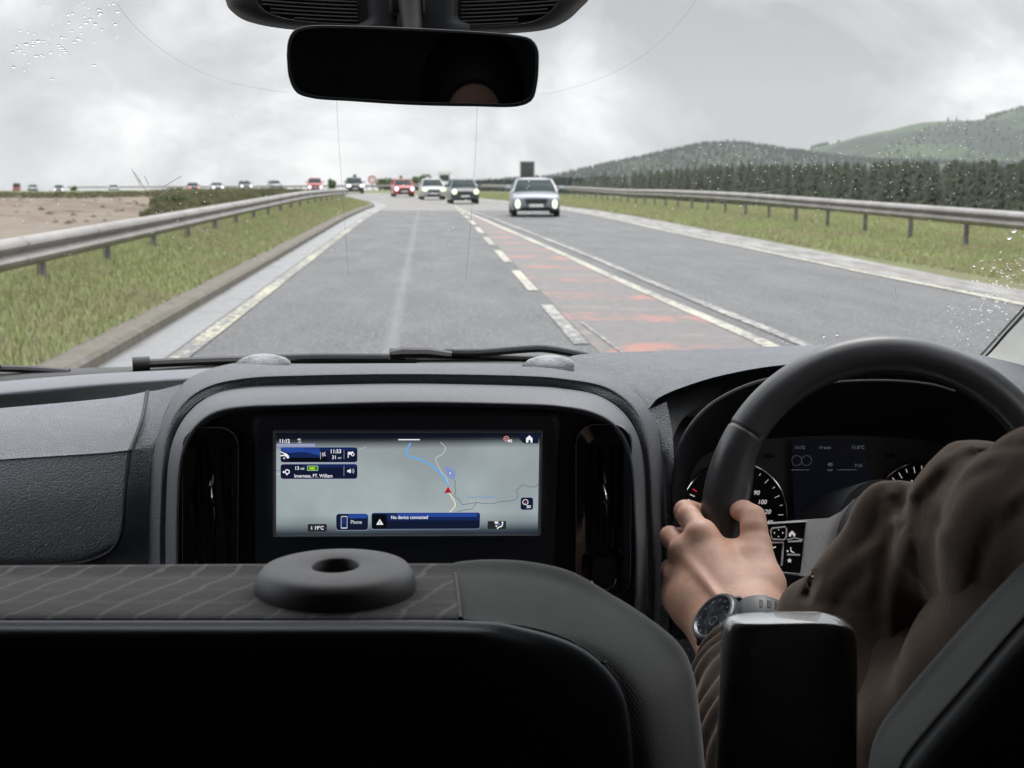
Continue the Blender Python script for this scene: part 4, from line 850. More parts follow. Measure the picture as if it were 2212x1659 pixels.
padrows = [[(-800, 912, 1.60), (-150, 895, 1.60), (0, 882, 1.60), (160, 868, 1.60), (255, 858, 1.60), (314, 848, 1.60)],
           [(-800, 915, 1.585), (-150, 899, 1.585), (0, 887, 1.585), (160, 873, 1.585), (255, 863, 1.585), (313, 851, 1.585)],
           [(-800, 960, 1.51), (-150, 945, 1.51), (0, 933, 1.51), (160, 922, 1.51), (250, 914, 1.51), (303, 905, 1.51)],
           [(-800, 1008, 1.455), (-150, 1000, 1.455), (0, 990, 1.455), (130, 982, 1.455), (225, 976, 1.455), (279, 969, 1.455)],
           [(-800, 1015, 1.45), (-150, 1007, 1.45), (0, 997, 1.45), (130, 989, 1.45), (225, 983, 1.45), (276, 978, 1.45)],
           [(-800, 1080, 1.435), (-150, 1076, 1.435), (0, 1072, 1.435), (130, 1068, 1.435), (215, 1066, 1.435), (266, 1062, 1.435)],
           [(-800, 1150, 1.43), (-150, 1148, 1.43), (0, 1146, 1.43), (130, 1144, 1.43), (205, 1142, 1.43), (261, 1135, 1.43)],
           [(-800, 1196, 1.43), (-150, 1198, 1.43), (0, 1200, 1.43), (110, 1199, 1.43), (195, 1192, 1.43), (248, 1172, 1.43)],
           [(-800, 1215, 1.433), (-150, 1217, 1.433), (0, 1218, 1.433), (90, 1217, 1.433), (170, 1212, 1.433), (225, 1193, 1.433)]]
b = MB(); loft(b, padrows, 44, 50); b.build('airbag_panel', M_PAD, dash, angle=180)
# dark seam round the panel, and the surrounding dashboard skin reaching the console
seam_ = [(318, 846, 1.598), (307, 905, 1.508), (283, 969, 1.453), (279, 980, 1.448), (270, 1062, 1.433), (265, 1135, 1.428), (252, 1174, 1.428), (228, 1197, 1.43), (172, 1216, 1.431), (90, 1222, 1.431), (0, 1223, 1.431), (-150, 1222, 1.431), (-800, 1220, 1.431)]
b = MB(); b.tube([P(*p) for p in curve_i(seam_, 80)], .0022, 6); b.build('panel_gap', M_BLK, dash)
b = MB()
loft(b, [[(321, 845, 1.60), (311, 905, 1.51), (287, 969, 1.455), (283, 981, 1.45), (274, 1062, 1.435), (269, 1135, 1.43), (258, 1176, 1.43), (235, 1200, 1.432), (200, 1300, 1.432)],
         [(345, 842, 1.61), (326, 905, 1.52), (300, 960, 1.47), (297, 985, 1.46), (290, 1062, 1.445), (285, 1135, 1.44), (285, 1180, 1.44), (285, 1210, 1.44), (285, 1300, 1.44)],
         [(392, 830, 1.60), (362, 880, 1.535), (338, 945, 1.48), (330, 985, 1.465), (322, 1062, 1.45), (320, 1135, 1.445), (320, 1180, 1.445), (320, 1210, 1.445), (320, 1300, 1.445)]], 60, 14)
loft(b, [[(-800, 1225, 1.433), (0, 1228, 1.433), (90, 1227, 1.433), (172, 1221, 1.433), (235, 1200, 1.432)], [(-800, 1320, 1.45), (0, 1320, 1.45), (90, 1320, 1.45), (172, 1320, 1.45), (235, 1320, 1.45)]], 24, 5)
b.build('lower_dashboard', M_LEA, dash, angle=180)
# console hood: three matched arches
A1 = [(316, 1330, 1.45), (318, 1210, 1.45), (320, 1110, 1.45), (330, 985, 1.465), (352, 905, 1.51), (392, 832, 1.58), (446, 800, 1.62), (520, 783, 1.66), (620, 786, 1.68), (880, 785, 1.69), (1130, 787, 1.68), (1240, 800, 1.66), (1330, 822, 1.62), (1392, 862, 1.56), (1422, 925, 1.50), (1432, 1010, 1.47), (1438, 1110, 1.46), (1440, 1210, 1.46), (1440, 1380, 1.46)]
A2 = [(338, 1330, 1.405), (339, 1210, 1.405), (340, 1110, 1.405), (346, 990, 1.41), (364, 915, 1.42), (400, 862, 1.43), (450, 831, 1.43), (520, 815, 1.43), (620, 809, 1.43), (880, 805, 1.43), (1130, 809, 1.43), (1230, 817, 1.43), (1310, 833, 1.43), (1368, 872, 1.42), (1398, 930, 1.41), (1411, 1010, 1.405), (1416, 1110, 1.405), (1420, 1210, 1.405), (1420, 1380, 1.405)]
A2b = [(344, 1330, 1.395), (345, 1210, 1.395), (346, 1110, 1.395), (352, 992, 1.40), (370, 920, 1.41), (406, 869, 1.42), (454, 838, 1.42), (522, 823, 1.42), (620, 817, 1.42), (880, 813, 1.42), (1130, 817, 1.42), (1228, 825, 1.42), (1304, 841, 1.42), (1360, 879, 1.41), (1391, 935, 1.40), (1404, 1010, 1.395), (1409, 1110, 1.395), (1412, 1210, 1.395), (1412, 1380, 1.395)]
A3 = [(354, 1330, 1.40), (355, 1210, 1.40), (356, 1110, 1.40), (362, 995, 1.40), (380, 928, 1.41), (414, 880, 1.415), (460, 850, 1.415), (524, 836, 1.42), (620, 831, 1.42), (880, 826, 1.42), (1130, 831, 1.42), (1224, 838, 1.42), (1296, 853, 1.415), (1349, 889, 1.41), (1380, 941, 1.40), (1393, 1010, 1.40), (1397, 1110, 1.40), (1400, 1210, 1.40), (1400, 1380, 1.40)]
b = MB(); loft(b, [A1, [tuple((np.array(p)+np.array(q))/2) for p, q in zip(A1, A2)], A2, A2b, A3], 150, 26); b.build('console_hood', M_LEA, dash, angle=180)
B1 = [(p[0]+(2 if p[0] < 500 else -2 if p[0] > 1250 else 0), p[1]+2, p[2]-.004) for p in A3]
B2 = [(366, 1330, 1.335), (367, 1210, 1.335), (368, 1110, 1.335), (374, 1000, 1.335), (391, 935, 1.335), (424, 891, 1.335), (468, 863, 1.335), (530, 852, 1.335), (622, 847, 1.335), (880, 842, 1.335), (1128, 846, 1.335), (1218, 853, 1.335), (1286, 866, 1.335), (1338, 899, 1.335), (1368, 948, 1.335), (1381, 1015, 1.335), (1386, 1110, 1.335), (1390, 1210, 1.335), (1390, 1380, 1.335)]
B3 = [(376, 1330, 1.300), (377, 1210, 1.300), (378, 1110, 1.300), (384, 1003, 1.300), (402, 943, 1.300), (433, 904, 1.300), (474, 882, 1.300), (534, 873, 1.300), (624, 870, 1.300), (880, 864, 1.300), (1126, 868, 1.300), (1212, 873, 1.300), (1278, 885, 1.300), (1328, 912, 1.300), (1358, 957, 1.300), (1371, 1020, 1.300), (1376, 1110, 1.300), (1380, 1210, 1.300), (1380, 1380, 1.300)]
B4 = [(384, 1330, 1.298), (385, 1210, 1.298), (386, 1110, 1.298), (392, 1008, 1.298), (409, 951, 1.298), (438, 915, 1.298), (477, 894, 1.298), (535, 884, 1.298), (625, 880, 1.298), (880, 874, 1.298), (1125, 878, 1.298), (1210, 883, 1.298), (1274, 896, 1.298), (1321, 921, 1.298), (1350, 962, 1.298), (1364, 1024, 1.298), (1369, 1110, 1.298), (1373, 1210, 1.298), (1373, 1380, 1.298)]
B5 = [(388, 1330, 1.312), (389, 1210, 1.312), (390, 1110, 1.312), (396, 1010, 1.312), (412, 954, 1.312), (441, 919, 1.312), (479, 899, 1.312), (536, 889, 1.312), (625, 885, 1.312), (880, 879, 1.312), (1125, 883, 1.312), (1209, 888, 1.312), (1272, 900, 1.312), (1318, 924, 1.312), (1347, 965, 1.312), (1360, 1026, 1.312), (1365, 1110, 1.312), (1369, 1210, 1.312), (1369, 1380, 1.312)]
b = MB(); loft(b, [B1, B2, B3, B4, B5], 150, 22); b.build('console_bezel', M_HARD, dash, angle=180)
# console face, filling the arch, with an inset round the screen
cy, cz = 880, 1100
b = MB(); face = curve_i([(p[0], p[1], 1.310) for p in B5], 90); ctr = P(880, 1380, 1.31)
fp = [P(*p) for p in face]; b.add(fp, [tuple(range(len(fp)))]); b.build('console_face', M_FACE, dash, smooth=False)
def frame3(u0, v0, u1, v1, y0, y1=None):
    """planar local frame over the photo rectangle: returns f(px, py, off) with off toward the viewer"""
    y1 = y0 if y1 is None else y1; TL, TR, BL = P(u0, v0, y0), P(u1, v0, y0), P(u0, v1, y1); rv = (TR-TL)/(u1-u0); dv = (BL-TL)/(v1-v0); nn = dv.cross(rv).normalized()
    if nn.y > 0: nn = -nn
    return lambda px, py, off=0: TL+rv*(px-u0)+dv*(py-v0)+nn*off
FR = frame3(545, 882, 1210, 1240, 1.3085)
def ring_between(mb, o, i, f, oo, oi, mi=0):
    n = len(o); vs = [f(x, y, oo) for x, y in o]+[f(x, y, oi) for x, y in i]; mb.add(vs, [(k, (k+1) % n, n+(k+1) % n, n+k) for k in range(n)], mi)
b = MB(); o1 = rrect(545, 884, 1212, 1330, 34); i1 = rrect(556, 897, 1200, 1318, 26); ring_between(b, o1, i1, FR, .0002, .0060); b.poly([FR(x, y, .0060) for x, y in i1]); b.build('screen_surround', M_FACE, dash, angle=30)

# --- air vents
def vent(label, u0, v0, u1, v1, nudge, low=False):
    f = frame3(u0, v0, u1, v1, 1.302); b = MB(); rr = (u1-u0)*.36
    o = rrect(u0, v0, u1, v1, rr, 8); o2 = rrect(u0+4, v0+4, u1-4, v1-4, rr-4, 8); i_ = rrect(u0+18, v0+18, u1-18, v1-16, rr-14, 8); i2 = rrect(u0+30, v0+34, u1-28, v1-(92 if low else 30), rr-18, 8); i3 = rrect(u0+33, v0+37, u1-31, v1-(95 if low else 33), rr-20, 8)
    ring_between(b, o, o2, f, .000, .005); ring_between(b, o2, i_, f, .005, .001); ring_between(b, i_, i2, f, .001, -.004); ring_between(b, i2, i3, f, -.004, -.03); root = b.build('air_vent', M_GLOSS, dash, angle=60)
    root['label'] = label
    b = MB(); b.tube([f(x, y, .0042) for x, y in o2+o2[:1]], .0007, 6, cap=False); b.build('edge_glint', M_HARD, root)  # paler line added round the vent for its gloss reflection
    b = MB(); b.poly([f(x, y, -.03) for x, y in i3]); b.build('duct', M_BLK, root, smooth=False)
    cx = (u0+u1)/2+nudge; y0_, y1_ = v0+42, v1-(100 if low else 38); b = MB()
    for dx in (-30, -15, 15, 30): b.box((f(cx+dx, y0_, -.014)+f(cx+dx, y1_, -.014))/2, (.0014, .018, (y1_-y0_)/FPX*1.3), Matrix.Rotation(.3, 3, 'Z'))
    b.build('slats', M_GLOSS, root, smooth=False)
    b = MB(); b.tube([f(cx-2, v0+50, -.004), f(cx-1, v0+110, -.003), f(cx-2, v0+130, .0), f(cx+1, v0+165, .003), f(cx+4, v0+185, .0), f(cx+2, y1_-60, -.003), f(cx, y1_, -.004)], [.0018, .002, .003, .0035, .003, .002, .0018], 8); b.build('slider', M_GLOSS, root)
    b = MB(); b.tube([f(cx+1, v0+105, .0005), f(cx, v0+130, .0035), f(cx+2, v0+152, .0065), f(cx+5, v0+178, .0035), f(cx+5, v0+205, .001)], [.0003, .0007, .0009, .0007, .0003], 6); b.build('chrome_accent', M_CHR, root)
    b = MB(); b.tube([f(u1-9-abs(2), v0+40, .0035), f(u1-7, v0+60, .004), f(u1-5, v0+150, .004), f(u1-5, v0+250, .003)], .0004, 5); b.build('edge_highlight', M_SIL, root) if False else None
    if low:
        b = MB(); q = rrect(u0+36, v1-92, u1-34, v1-24, 12); q2 = rrect(u0+39, v1-89, u1-37, v1-27, 10); ring_between(b, q, q2, f, .0, .005); b.poly([f(x, y, .005) for x, y in q2]); b.build('lower_catch', M_GLOSS, root)
        b = MB(); b.tube([f(x, y, .006) for x, y in curve_i([(u0+36, v1-40), (u0+48, v1-24), (u0+75, v1-21), (u1-60, v1-21), (u1-42, v1-28), (u1-36, v1-44)], 24)], .0007, 6); b.build('chrome_accent', M_CHR, root)
vent('tall black air vent left of the screen', 393, 918, 520, 1262, 3); vent('tall black air vent right of the screen with a small catch below', 1240, 912, 1366, 1290, 2, True)

# --- screen
SF = frame3(595, 935, 1167, 1157, 1.300, 1.294)
b = MB(); o = rrect(589, 929, 1173, 1163, 4); i_ = rrect(594, 934, 1168, 1158, 2); ring_between(b, o, i_, SF, -.002, .003); ring_between(b, i_, rrect(597, 937, 1165, 1155, 1), SF, .003, .0008)
disp = b.build('display_screen', M_HARD, dash, angle=30); disp['label'] = 'lit navigation screen showing a grey map with a blue route'
class Scr:
    def __init__(s): s.k = {}; s.m = {}
    def mb(s, m): return s.k.setdefault(m.name if not isinstance(m, Mat) else m.m.name, (MB(), m))[0]
    def poly(s, pts, m, lay): s.mb(m).poly([SF(x, y, .0008+lay*.00012) for x, y in pts])
    def rr(s, x0, y0, x1, y1, r, m, lay): s.poly(rrect(x0, y0, x1, y1, r), m, lay)
    def line(s, pts, w_, m, lay, smooth=True):
        q = curve_i(pts, len(pts)*6) if smooth and len(pts) > 2 else [Vector((*p, 0)) for p in pts]
        q = [Vector((p[0], p[1])) for p in q]; L_, R2 = [], []
        for i, p in enumerate(q):
            t = (q[min(i+1, len(q)-1)]-q[max(i-1, 0)]).normalized(); n = Vector((-t.y, t.x))*w_/2; L_.append(p+n); R2.append(p-n)
        vs = [SF(p.x, p.y, .0008+lay*.00012) for p in L_+R2]; k = len(q); s.mb(m).add(vs, [(i, i+1, k+i+1, k+i) for i in range(k-1)])
    def text(s, t, x, y, h, m, lay, right=False, squeeze=1.0, bold=.012, f=None):
        vs, fs, wd = text(t, 1.0, bold); k = h/.72; x0 = x-(wd*k*squeeze if right else 0); f = f or SF
        s.mb(m).add([f(x0+a*k*squeeze, y-b_*k, .0008+lay*.00012) for a, b_ in vs], fs)
    def circ(s, x, y, r, m, lay, n=18, r0=0):
        if r0: s.line([(x+math.cos(a)*r, y+math.sin(a)*r) for a in np.linspace(0, 6.2832, n+1)], r0, m, lay, False)
        else: s.poly([(x+math.cos(a)*r, y+math.sin(a)*r) for a in np.linspace(0, 6.2832, n+1)[:-1]], m, lay)
S = Scr()
mp_ = bpy.data.materials.new('map display'); mp_.use_nodes = True; q = mp_.node_tree; bb = q.nodes['Principled BSDF']; bb.inputs['Base Color'].default_value = (.01, .01, .01, 1); bb.inputs['Roughness'].default_value = .3
tcx = q.nodes.new('ShaderNodeTexCoord'); sp = q.nodes.new('ShaderNodeSeparateXYZ'); q.links.new(tcx.outputs['Generated'], sp.inputs[0]); rp = q.nodes.new('ShaderNodeValToRGB'); q.links.new(sp.outputs['Z'], rp.inputs[0])
e = rp.color_ramp.elements; e[0].position = 0; e[0].color = (*srgb(28, 36, 50), 1); e[1].position = 1; e[1].color = (*srgb(10, 15, 28), 1)
for p_, c_ in ((.045, (62, 72, 80)), (.13, (140, 152, 156)), (.22, (166, 178, 180)), (.60, (163, 174, 177)), (.84, (158, 168, 171)), (.885, (120, 128, 130)), (.925, (55, 60, 66)), (.95, (16, 22, 34))): k_ = e.new(p_); k_.color = (*srgb(*c_), 1)
nz_ = q.nodes.new('ShaderNodeTexNoise'); nz_.inputs['Scale'].default_value = 14; nz_.inputs['Detail'].default_value = 3; q.links.new(tcx.outputs['Object'], nz_.inputs['Vector'])
rp2 = q.nodes.new('ShaderNodeValToRGB'); q.links.new(nz_.outputs[0], rp2.inputs[0]); rp2.color_ramp.elements[0].color = (.84, .84, .85, 1); rp2.color_ramp.elements[0].position = .35; rp2.color_ramp.elements[1].color = (1.06, 1.07, 1.06, 1); rp2.color_ramp.elements[1].position = .65
mm_ = q.nodes.new('ShaderNodeMix'); mm_.data_type = 'RGBA'; mm_.blend_type = 'MULTIPLY'; mm_.inputs[0].default_value = 1; q.links.new(rp.outputs[0], mm_.inputs[6]); q.links.new(rp2.outputs[0], mm_.inputs[7]); q.links.new(mm_.outputs[2], bb.inputs['Emission Color']); bb.inputs['Emission Strength'].default_value = .95
def E(n, *c): return emit(n, srgb(*c), 1.0)
WHT = E('screen white', 235, 236, 242); LGR = E('screen light grey', 200, 205, 214); NAV = E('screen navy', 20, 38, 84); NAVD = E('screen dark navy', 16, 24, 48); BLU = E('screen blue', 38, 70, 150); GRN = E('screen green', 40, 125, 30); YEL = E('screen yellow', 225, 235, 60)
RTE = E('route blue', 96, 172, 238); RTW = E('route white', 205, 214, 218); RIV = E('river grey', 78, 90, 112); LAK = E('lake blue', 128, 146, 200); RED = E('arrow red', 190, 22, 30); REDD = E('arrow dark red', 105, 16, 26); RDY = E('road cream', 236, 222, 190); DRK = E('screen dark grey', 36, 40, 44); BLK = E('screen black', 6, 8, 12); PNK = E('screen pink', 225, 150, 150); RIVL = E('label blue', 120, 150, 190); LIL = E('screen lilac', 150, 158, 190)
S.rr(597, 937, 1165, 1155, 1, mp_, 0)
def A(cx, cy): return (576+cx*.14884, 921.7+cy*.14884)
def B(cx, cy): return (877.8+cx*.14884, 921.7+cy*.14884)
S.rr(*A(145, 245), *A(700, 285), 1, LIL, 1)
S.line([A(1290, 280), A(1400, 245), A(1520, 215)], .8, RIV, 1); S.line([A(1320, 330), A(1440, 295)], .8, RTW, 1); S.line([A(136, 636), A(200, 632)], .9, RIV, 1); S.line([A(136, 680), A(205, 690)], .9, RTW, 1)
# route, white side road, lake, river
S.line([B(55, 235), B(30, 265), B(5, 320), B(-20, 350), B(-10, 385), B(40, 430), B(120, 455), B(200, 475), B(290, 515), B(380, 575), B(470, 655), B(540, 730), B(580, 800), B(620, 870)], 3.2, RTE, 3)
S.line([B(485, 225), B(530, 265), B(558, 300), B(545, 360), B(505, 405), B(430, 440), B(422, 480), B(445, 545), B(480, 610), B(520, 680), B(565, 720), B(590, 780), B(615, 860)], 1.1, RTW, 2)
S.poly([B(*p) for p in ((548, 590), (575, 578), (640, 600), (690, 640), (710, 670), (700, 770), (660, 762), (610, 735), (575, 690), (582, 655), (560, 625))], LAK, 2); S.circ(*B(628, 680), 3.2, RIV, 3); S.circ(*B(630, 677), 2.4, RTW, 4)
S.line([B(690, 770), B(710, 810), B(700, 850), B(718, 945), B(702, 1000), B(770, 1070), B(795, 1115), B(822, 1134), B(900, 1124), B(1000, 1110), B(1022, 1100), B(1060, 1112), B(1150, 1118), B(1250, 1122), B(1380, 1092), B(1540, 1078), B(1600, 1055), B(1628, 1010), B(1606, 925), B(1650, 890), B(1695, 845), B(1760, 870), B(1850, 880), B(1900, 862), B(1922, 835)], 1.1, RIV, 2)
S.line([B(1022, 1100), B(990, 1160), B(945, 1200), B(840, 1215), B(745, 1240)], 1.1, RIV, 2)
S.line([B(620, 960), B(650, 1010), B(690, 1070), B(712, 1130), B(695, 1180), B(630, 1245)], 2.4, RDY, 2)
S.poly([B(605, 868), B(655, 960), B(610, 945), B(552, 960)], RED, 4); S.poly([B(655, 960), B(660, 968), B(610, 956), B(548, 966), B(552, 958), B(610, 944)], REDD, 5)
S.text('River Findhorn', *B(888, 1045), 7.0, RIVL, 3, squeeze=1.05, bold=.01); S.rr(*B(1140, 1075), *B(1155, 1100), .5, PNK, 3)
# top bar
S.text('11:12', *A(180, 232), 8.2, WHT, 5, squeeze=.92, bold=.03); S.text('4G', *A(446, 196), 4.0, WHT, 5, bold=.03)
for k in range(4): S.rr(*A(446+k*14, 226-k*5), *A(455+k*14, 230), .1, WHT, 5)
S.rr(*A(1900, 178), *B(185, 194), .8, WHT, 5)
S.circ(*B(1445, 172), 5.2, PNK, 5, r0=1.6); S.text('40', *B(1425, 184), 4.0, PNK, 5, bold=.02); S.poly([B(1468, 195), B(1480, 195), B(1500, 178), B(1500, 230), B(1480, 215), B(1468, 215)], WHT, 6); S.rr(*B(1508, 182), *B(1530, 228), .8, LGR, 6)
S.poly([B(1600, 105), B(1915, 100), B(1915, 240), B(1710, 240), B(1670, 215)], NAVD, 4); S.poly([B(1735, 165), B(1783, 122), B(1830, 165), B(1830, 228), B(1800, 228), B(1800, 190), B(1770, 190), B(1770, 228), B(1735, 228)], WHT, 6)
# cards
for y0, y1 in ((296, 512), (540, 752)):
    S.rr(*A(200, y0-5), *A(1316, y1+5), 6, LIL, 3); S.rr(*A(204, y0), *A(1310, y1), 5.5, NAVD, 4)
    S.rr(*A(520, y0+2), *A(1300, y0+50), 4, NAV, 5)
S.poly([A(330, 385), A(450, 368), A(580, 372), A(680, 395), A(770, 430), A(770, 445), A(330, 445)], NAV, 6); S.poly([A(205, 300), A(770, 300), A(770, 420), A(680, 392), A(580, 368), A(450, 364), A(330, 380), A(205, 340)], BLU, 5) if True else None
S.rr(*A(330, 445), *A(880, 500), 1, BLK, 6)
S.poly([A(205, 350), A(250, 372), A(290, 385), A(320, 415), A(328, 450), A(300, 455), A(280, 430), A(240, 420), A(205, 425)], WHT, 7); S.poly([A(205, 368), A(240, 382), A(262, 402), A(205, 404)], NAVD, 8); S.circ(*A(255, 448), 4.2, BLK, 8); S.circ(*A(255, 452), 2.0, LGR, 9)
S.line([A(778, 365), A(778, 470)], .8, LGR, 7, False); S.line([A(1117, 335), A(1117, 468)], .8, LIL, 7, False); S.line([A(1117, 568), A(1117, 712)], .8, LIL, 7, False)
for dx, dy in ((0, 0), (22, 0), (11, 12), (33, 14), (0, 24), (22, 26), (40, 34), (8, 40), (36, -12)): S.rr(*A(800+dx, 375+dy), *A(812+dx, 386+dy), .2, WHT, 7)
S.text('11:53', *A(1075, 380), 8.4, WHT, 7, True, .95, .02); S.text('31', *A(998, 464), 7.8, WHT, 7, True, .95, .015); S.text('mi', *A(1075, 463), 5.2, LGR, 7, True)
S.rr(*A(1172, 362), *A(1184, 448), .3, WHT, 7); S.rr(*A(1184, 362), *A(1232, 402), 1, WHT, 7); S.circ(*A(1243, 398), 3.0, WHT, 8, r0=1.6); S.circ(*A(1240, 366), 1.6, WHT, 8)
S.circ(*A(300, 648), 4.3, WHT, 7, r0=2.2); S.poly([A(228, 652), A(255, 632), A(255, 645), A(280, 645), A(280, 662), A(255, 662), A(255, 672)], WHT, 7); S.rr(*A(286, 675), *A(305, 698), .5, WHT, 7)
S.text('13', *A(405, 620), 7.8, WHT, 7, squeeze=.95, bold=.015); S.text('mi', *A(492, 619), 5.8, WHT, 7); S.rr(*A(586, 562), *A(744, 634), 1.5, E('sign border', 190, 220, 190), 7); S.rr(*A(592, 568), *A(738, 628), 1, GRN, 8); S.text('A82', *A(616, 616), 5.6, YEL, 9, bold=.02, squeeze=.95)
S.text('Inverness, FT. William', *A(400, 732), 7.6, WHT, 7, squeeze=.868, bold=.012)
S.poly([A(1165, 625), A(1185, 625), A(1215, 605), A(1215, 672), A(1185, 655), A(1165, 655)], WHT, 7)
for r_ in (3.2, 5.4, 7.4): S.line([(A(1215, 640)[0]+math.cos(a)*r_, A(1215, 640)[1]+math.sin(a)*r_) for a in np.linspace(-.8, .8, 8)], .8, LGR, 7, False)
# bottom bar
S.rr(*A(596, 1410), *A(872, 1520), 2, DRK, 3); S.text('19°C', *A(690, 1492), 8.0, WHT, 5, squeeze=.88, bold=.02); S.poly([A(640, 1460), A(652, 1438), A(664, 1460)], WHT, 5); S.poly([A(640, 1472), A(652, 1494), A(664, 1472)], WHT, 5)
S.rr(*A(1003, 1258), *A(1475, 1508), 6, LIL, 3); S.rr(*A(1008, 1264), *A(1470, 1502), 6, NAVD, 4); S.rr(*A(1180, 1268), *A(1460, 1330), 4, BLU, 5); S.rr(*A(1076, 1296), *A(1170, 1478), 2, LGR, 5); S.rr(*A(1083, 1308), *A(1163, 1462), 1, NAV, 6); S.circ(*A(1122, 1360), 2.4, BLU, 7, r0=1.0); S.line([A(1100, 1396), A(1122, 1378), A(1144, 1396)], 1, BLU, 7, False)
S.text('Phone', *A(1215, 1408), 8.2, LGR, 6, squeeze=.86, bold=.01)
x0, y0 = A(1520, 1252); x1, y1 = B(1076, 1490); S.rr(x0-.6, y0-.6, x1+.6, y1+.8, 5.5, LIL, 3); S.rr(x0, y0, x1, y1, 5, NAV, 4); S.rr(x0+55, y0+1, x1-6, y0+9, 3, BLU, 5); S.rr(x0+1, y0+17, x1-1, y1-.5, 4.5, NAVD, 5); S.rr(x0+2, y0+3, A(1740, 0)[0], A(0, 1484)[1], 3, BLK, 6)
S.poly([A(1640, 1338), A(1694, 1424), A(1590, 1424)], WHT, 7); S.text('!', *A(1633, 1412), 6.5, BLK, 8, bold=.04); S.text('No device connected', *A(1802, 1340), 7.6, WHT, 7, squeeze=.88, bold=.012)
S.rr(*B(1190, 1378), *B(1460, 1495), 2, DRK, 3); S.poly([B(1288, 1382), B(1350, 1382), B(1335, 1420), B(1300, 1420)], E('screen warm white', 235, 220, 210), 5); S.poly([B(1302, 1440), B(1334, 1440), B(1318, 1470)], WHT, 5); S.poly([B(1350, 1405), B(1380, 1420), B(1350, 1438)], RTE, 5); S.circ(*B(1407, 1400), 2.2, WHT, 5); S.line([B(1412, 1420), B(1395, 1455), B(1350, 1468), B(1332, 1492)], 2.6, WHT, 5, False)
S.rr(*B(1666, 1028), *B(1858, 1218), 5.5, LIL, 3); S.rr(*B(1671, 1033), *B(1853, 1213), 5, NAVD, 4); S.circ(*B(1740, 1100), 5.8, WHT, 5, r0=1.3); S.poly([B(1725, 1118), B(1752, 1080), B(1748, 1108)], RED, 6); S.poly([B(1725, 1118), B(1748, 1108), B(1736, 1122)], WHT, 6); S.text('3D', *B(1757, 1185), 6.0, WHT, 6, bold=.03, squeeze=.95)
# one mesh: every drawn element of the display is surface pattern of that screen
big = MB(); mats = []
for nme, (mb_, mt) in S.k.items():
    big.add(mb_.v, mb_.f, len(mats)); mats.append(mt)
me = bpy.data.meshes.new('map_display'); me.from_pydata(big.v, [], big.f); me.polygons.foreach_set('material_index', big.mi)
for mt in mats: me.materials.append(mt)
o = bpy.data.objects.new('map_display', me); COL.objects.link(o); o.parent = disp
me.transform(Matrix.Translation(-Vector(dash.location))); o['label'] = 'lit map with a blue route, red arrow and dark blue info cards'
# little pads on the dashboard top
for lab, pts, yb in (('left', [(508, 784), (530, 775), (565, 771), (600, 773), (628, 783), (622, 789), (575, 791), (530, 790)], 1.66), ('right', [(1128, 788), (1145, 779), (1185, 773), (1220, 776), (1240, 786), (1225, 793), (1180, 794), (1140, 793)], 1.64)):
    b = MB(); top = curve([P(u, v, yb+(.03 if v < 781 else -.01)) for u, v in pts], 28, closed=True); c = sum(top, Vector())/len(top)+Vector((0, 0, .004)); n = len(top)
    rings = [[p+(c-p)*t+Vector((0, 0, z)) for p in top] for t, z in ((0, -.012), (0, 0), (.15, .003), (.5, .005))]
    for r in range(3): b.add(rings[r]+rings[r+1], [(k, (k+1) % n, n+(k+1) % n, n+k) for k in range(n)])
    b.add(rings[3]+[c+Vector((0, 0, .003))], [(k, (k+1) % n, n) for k in range(n)]); b.build('speaker_lip', M_PAD_LIT, dash, weld=True, angle=180)

# --- driver side: top, lip, binnacle
T0 = [(1130, 800, 1.70), (1195, 790, 1.73), (1240, 768, 1.76), (1330, 761, 1.80), (1450, 757, 1.84), (1600, 751, 1.86), (1780, 745, 1.88), (1930, 745, 1.88), (2080, 760, 1.86), (2250, 800, 1.78), (2500, 880, 1.66)]
T1 = [(1250, 812, 1.64), (1290, 806, 1.66), (1330, 795, 1.68), (1400, 786, 1.70), (1490, 779, 1.72), (1620, 770, 1.73), (1780, 762, 1.74), (1930, 760, 1.74), (2080, 776, 1.72), (2250, 825, 1.66), (2500, 900, 1.55)]
T2 = [(1345, 840, 1.575), (1365, 832, 1.58), (1390, 824, 1.59), (1440, 812, 1.60), (1520, 802, 1.61), (1640, 787, 1.62), (1780, 775, 1.62), (1930, 770, 1.62), (2080, 790, 1.60), (2250, 850, 1.56), (2500, 930, 1.48)]
T3 = [(1400, 885, 1.51), (1410, 872, 1.515), (1425, 858, 1.52), (1470, 838, 1.53), (1550, 813, 1.535), (1660, 792, 1.54), (1790, 781, 1.54), (1930, 776, 1.54), (2080, 800, 1.53), (2250, 870, 1.49), (2500, 950, 1.44)]
b = MB(); loft(b, [T0, T1, T2, T3], 110, 26)
T4 = [(p[0]+6, p[1]+14, p[2]+.02) for p in T3]; T5 = [(1436, 1000, 1.46), (1440, 985, 1.465), (1448, 960, 1.48), (1480, 900, 1.53), (1560, 856, 1.56), (1670, 830, 1.58), (1800, 818, 1.59), (1930, 815, 1.59), (2070, 835, 1.58), (2230, 900, 1.54), (2480, 980, 1.46)]
b.build('driver_side_top', M_LEA, dash, angle=180)
b = MB(); loft(b, [T3, T4, T5], 90, 12); b.build('binnacle_underside', M_BLK, dash, angle=180)
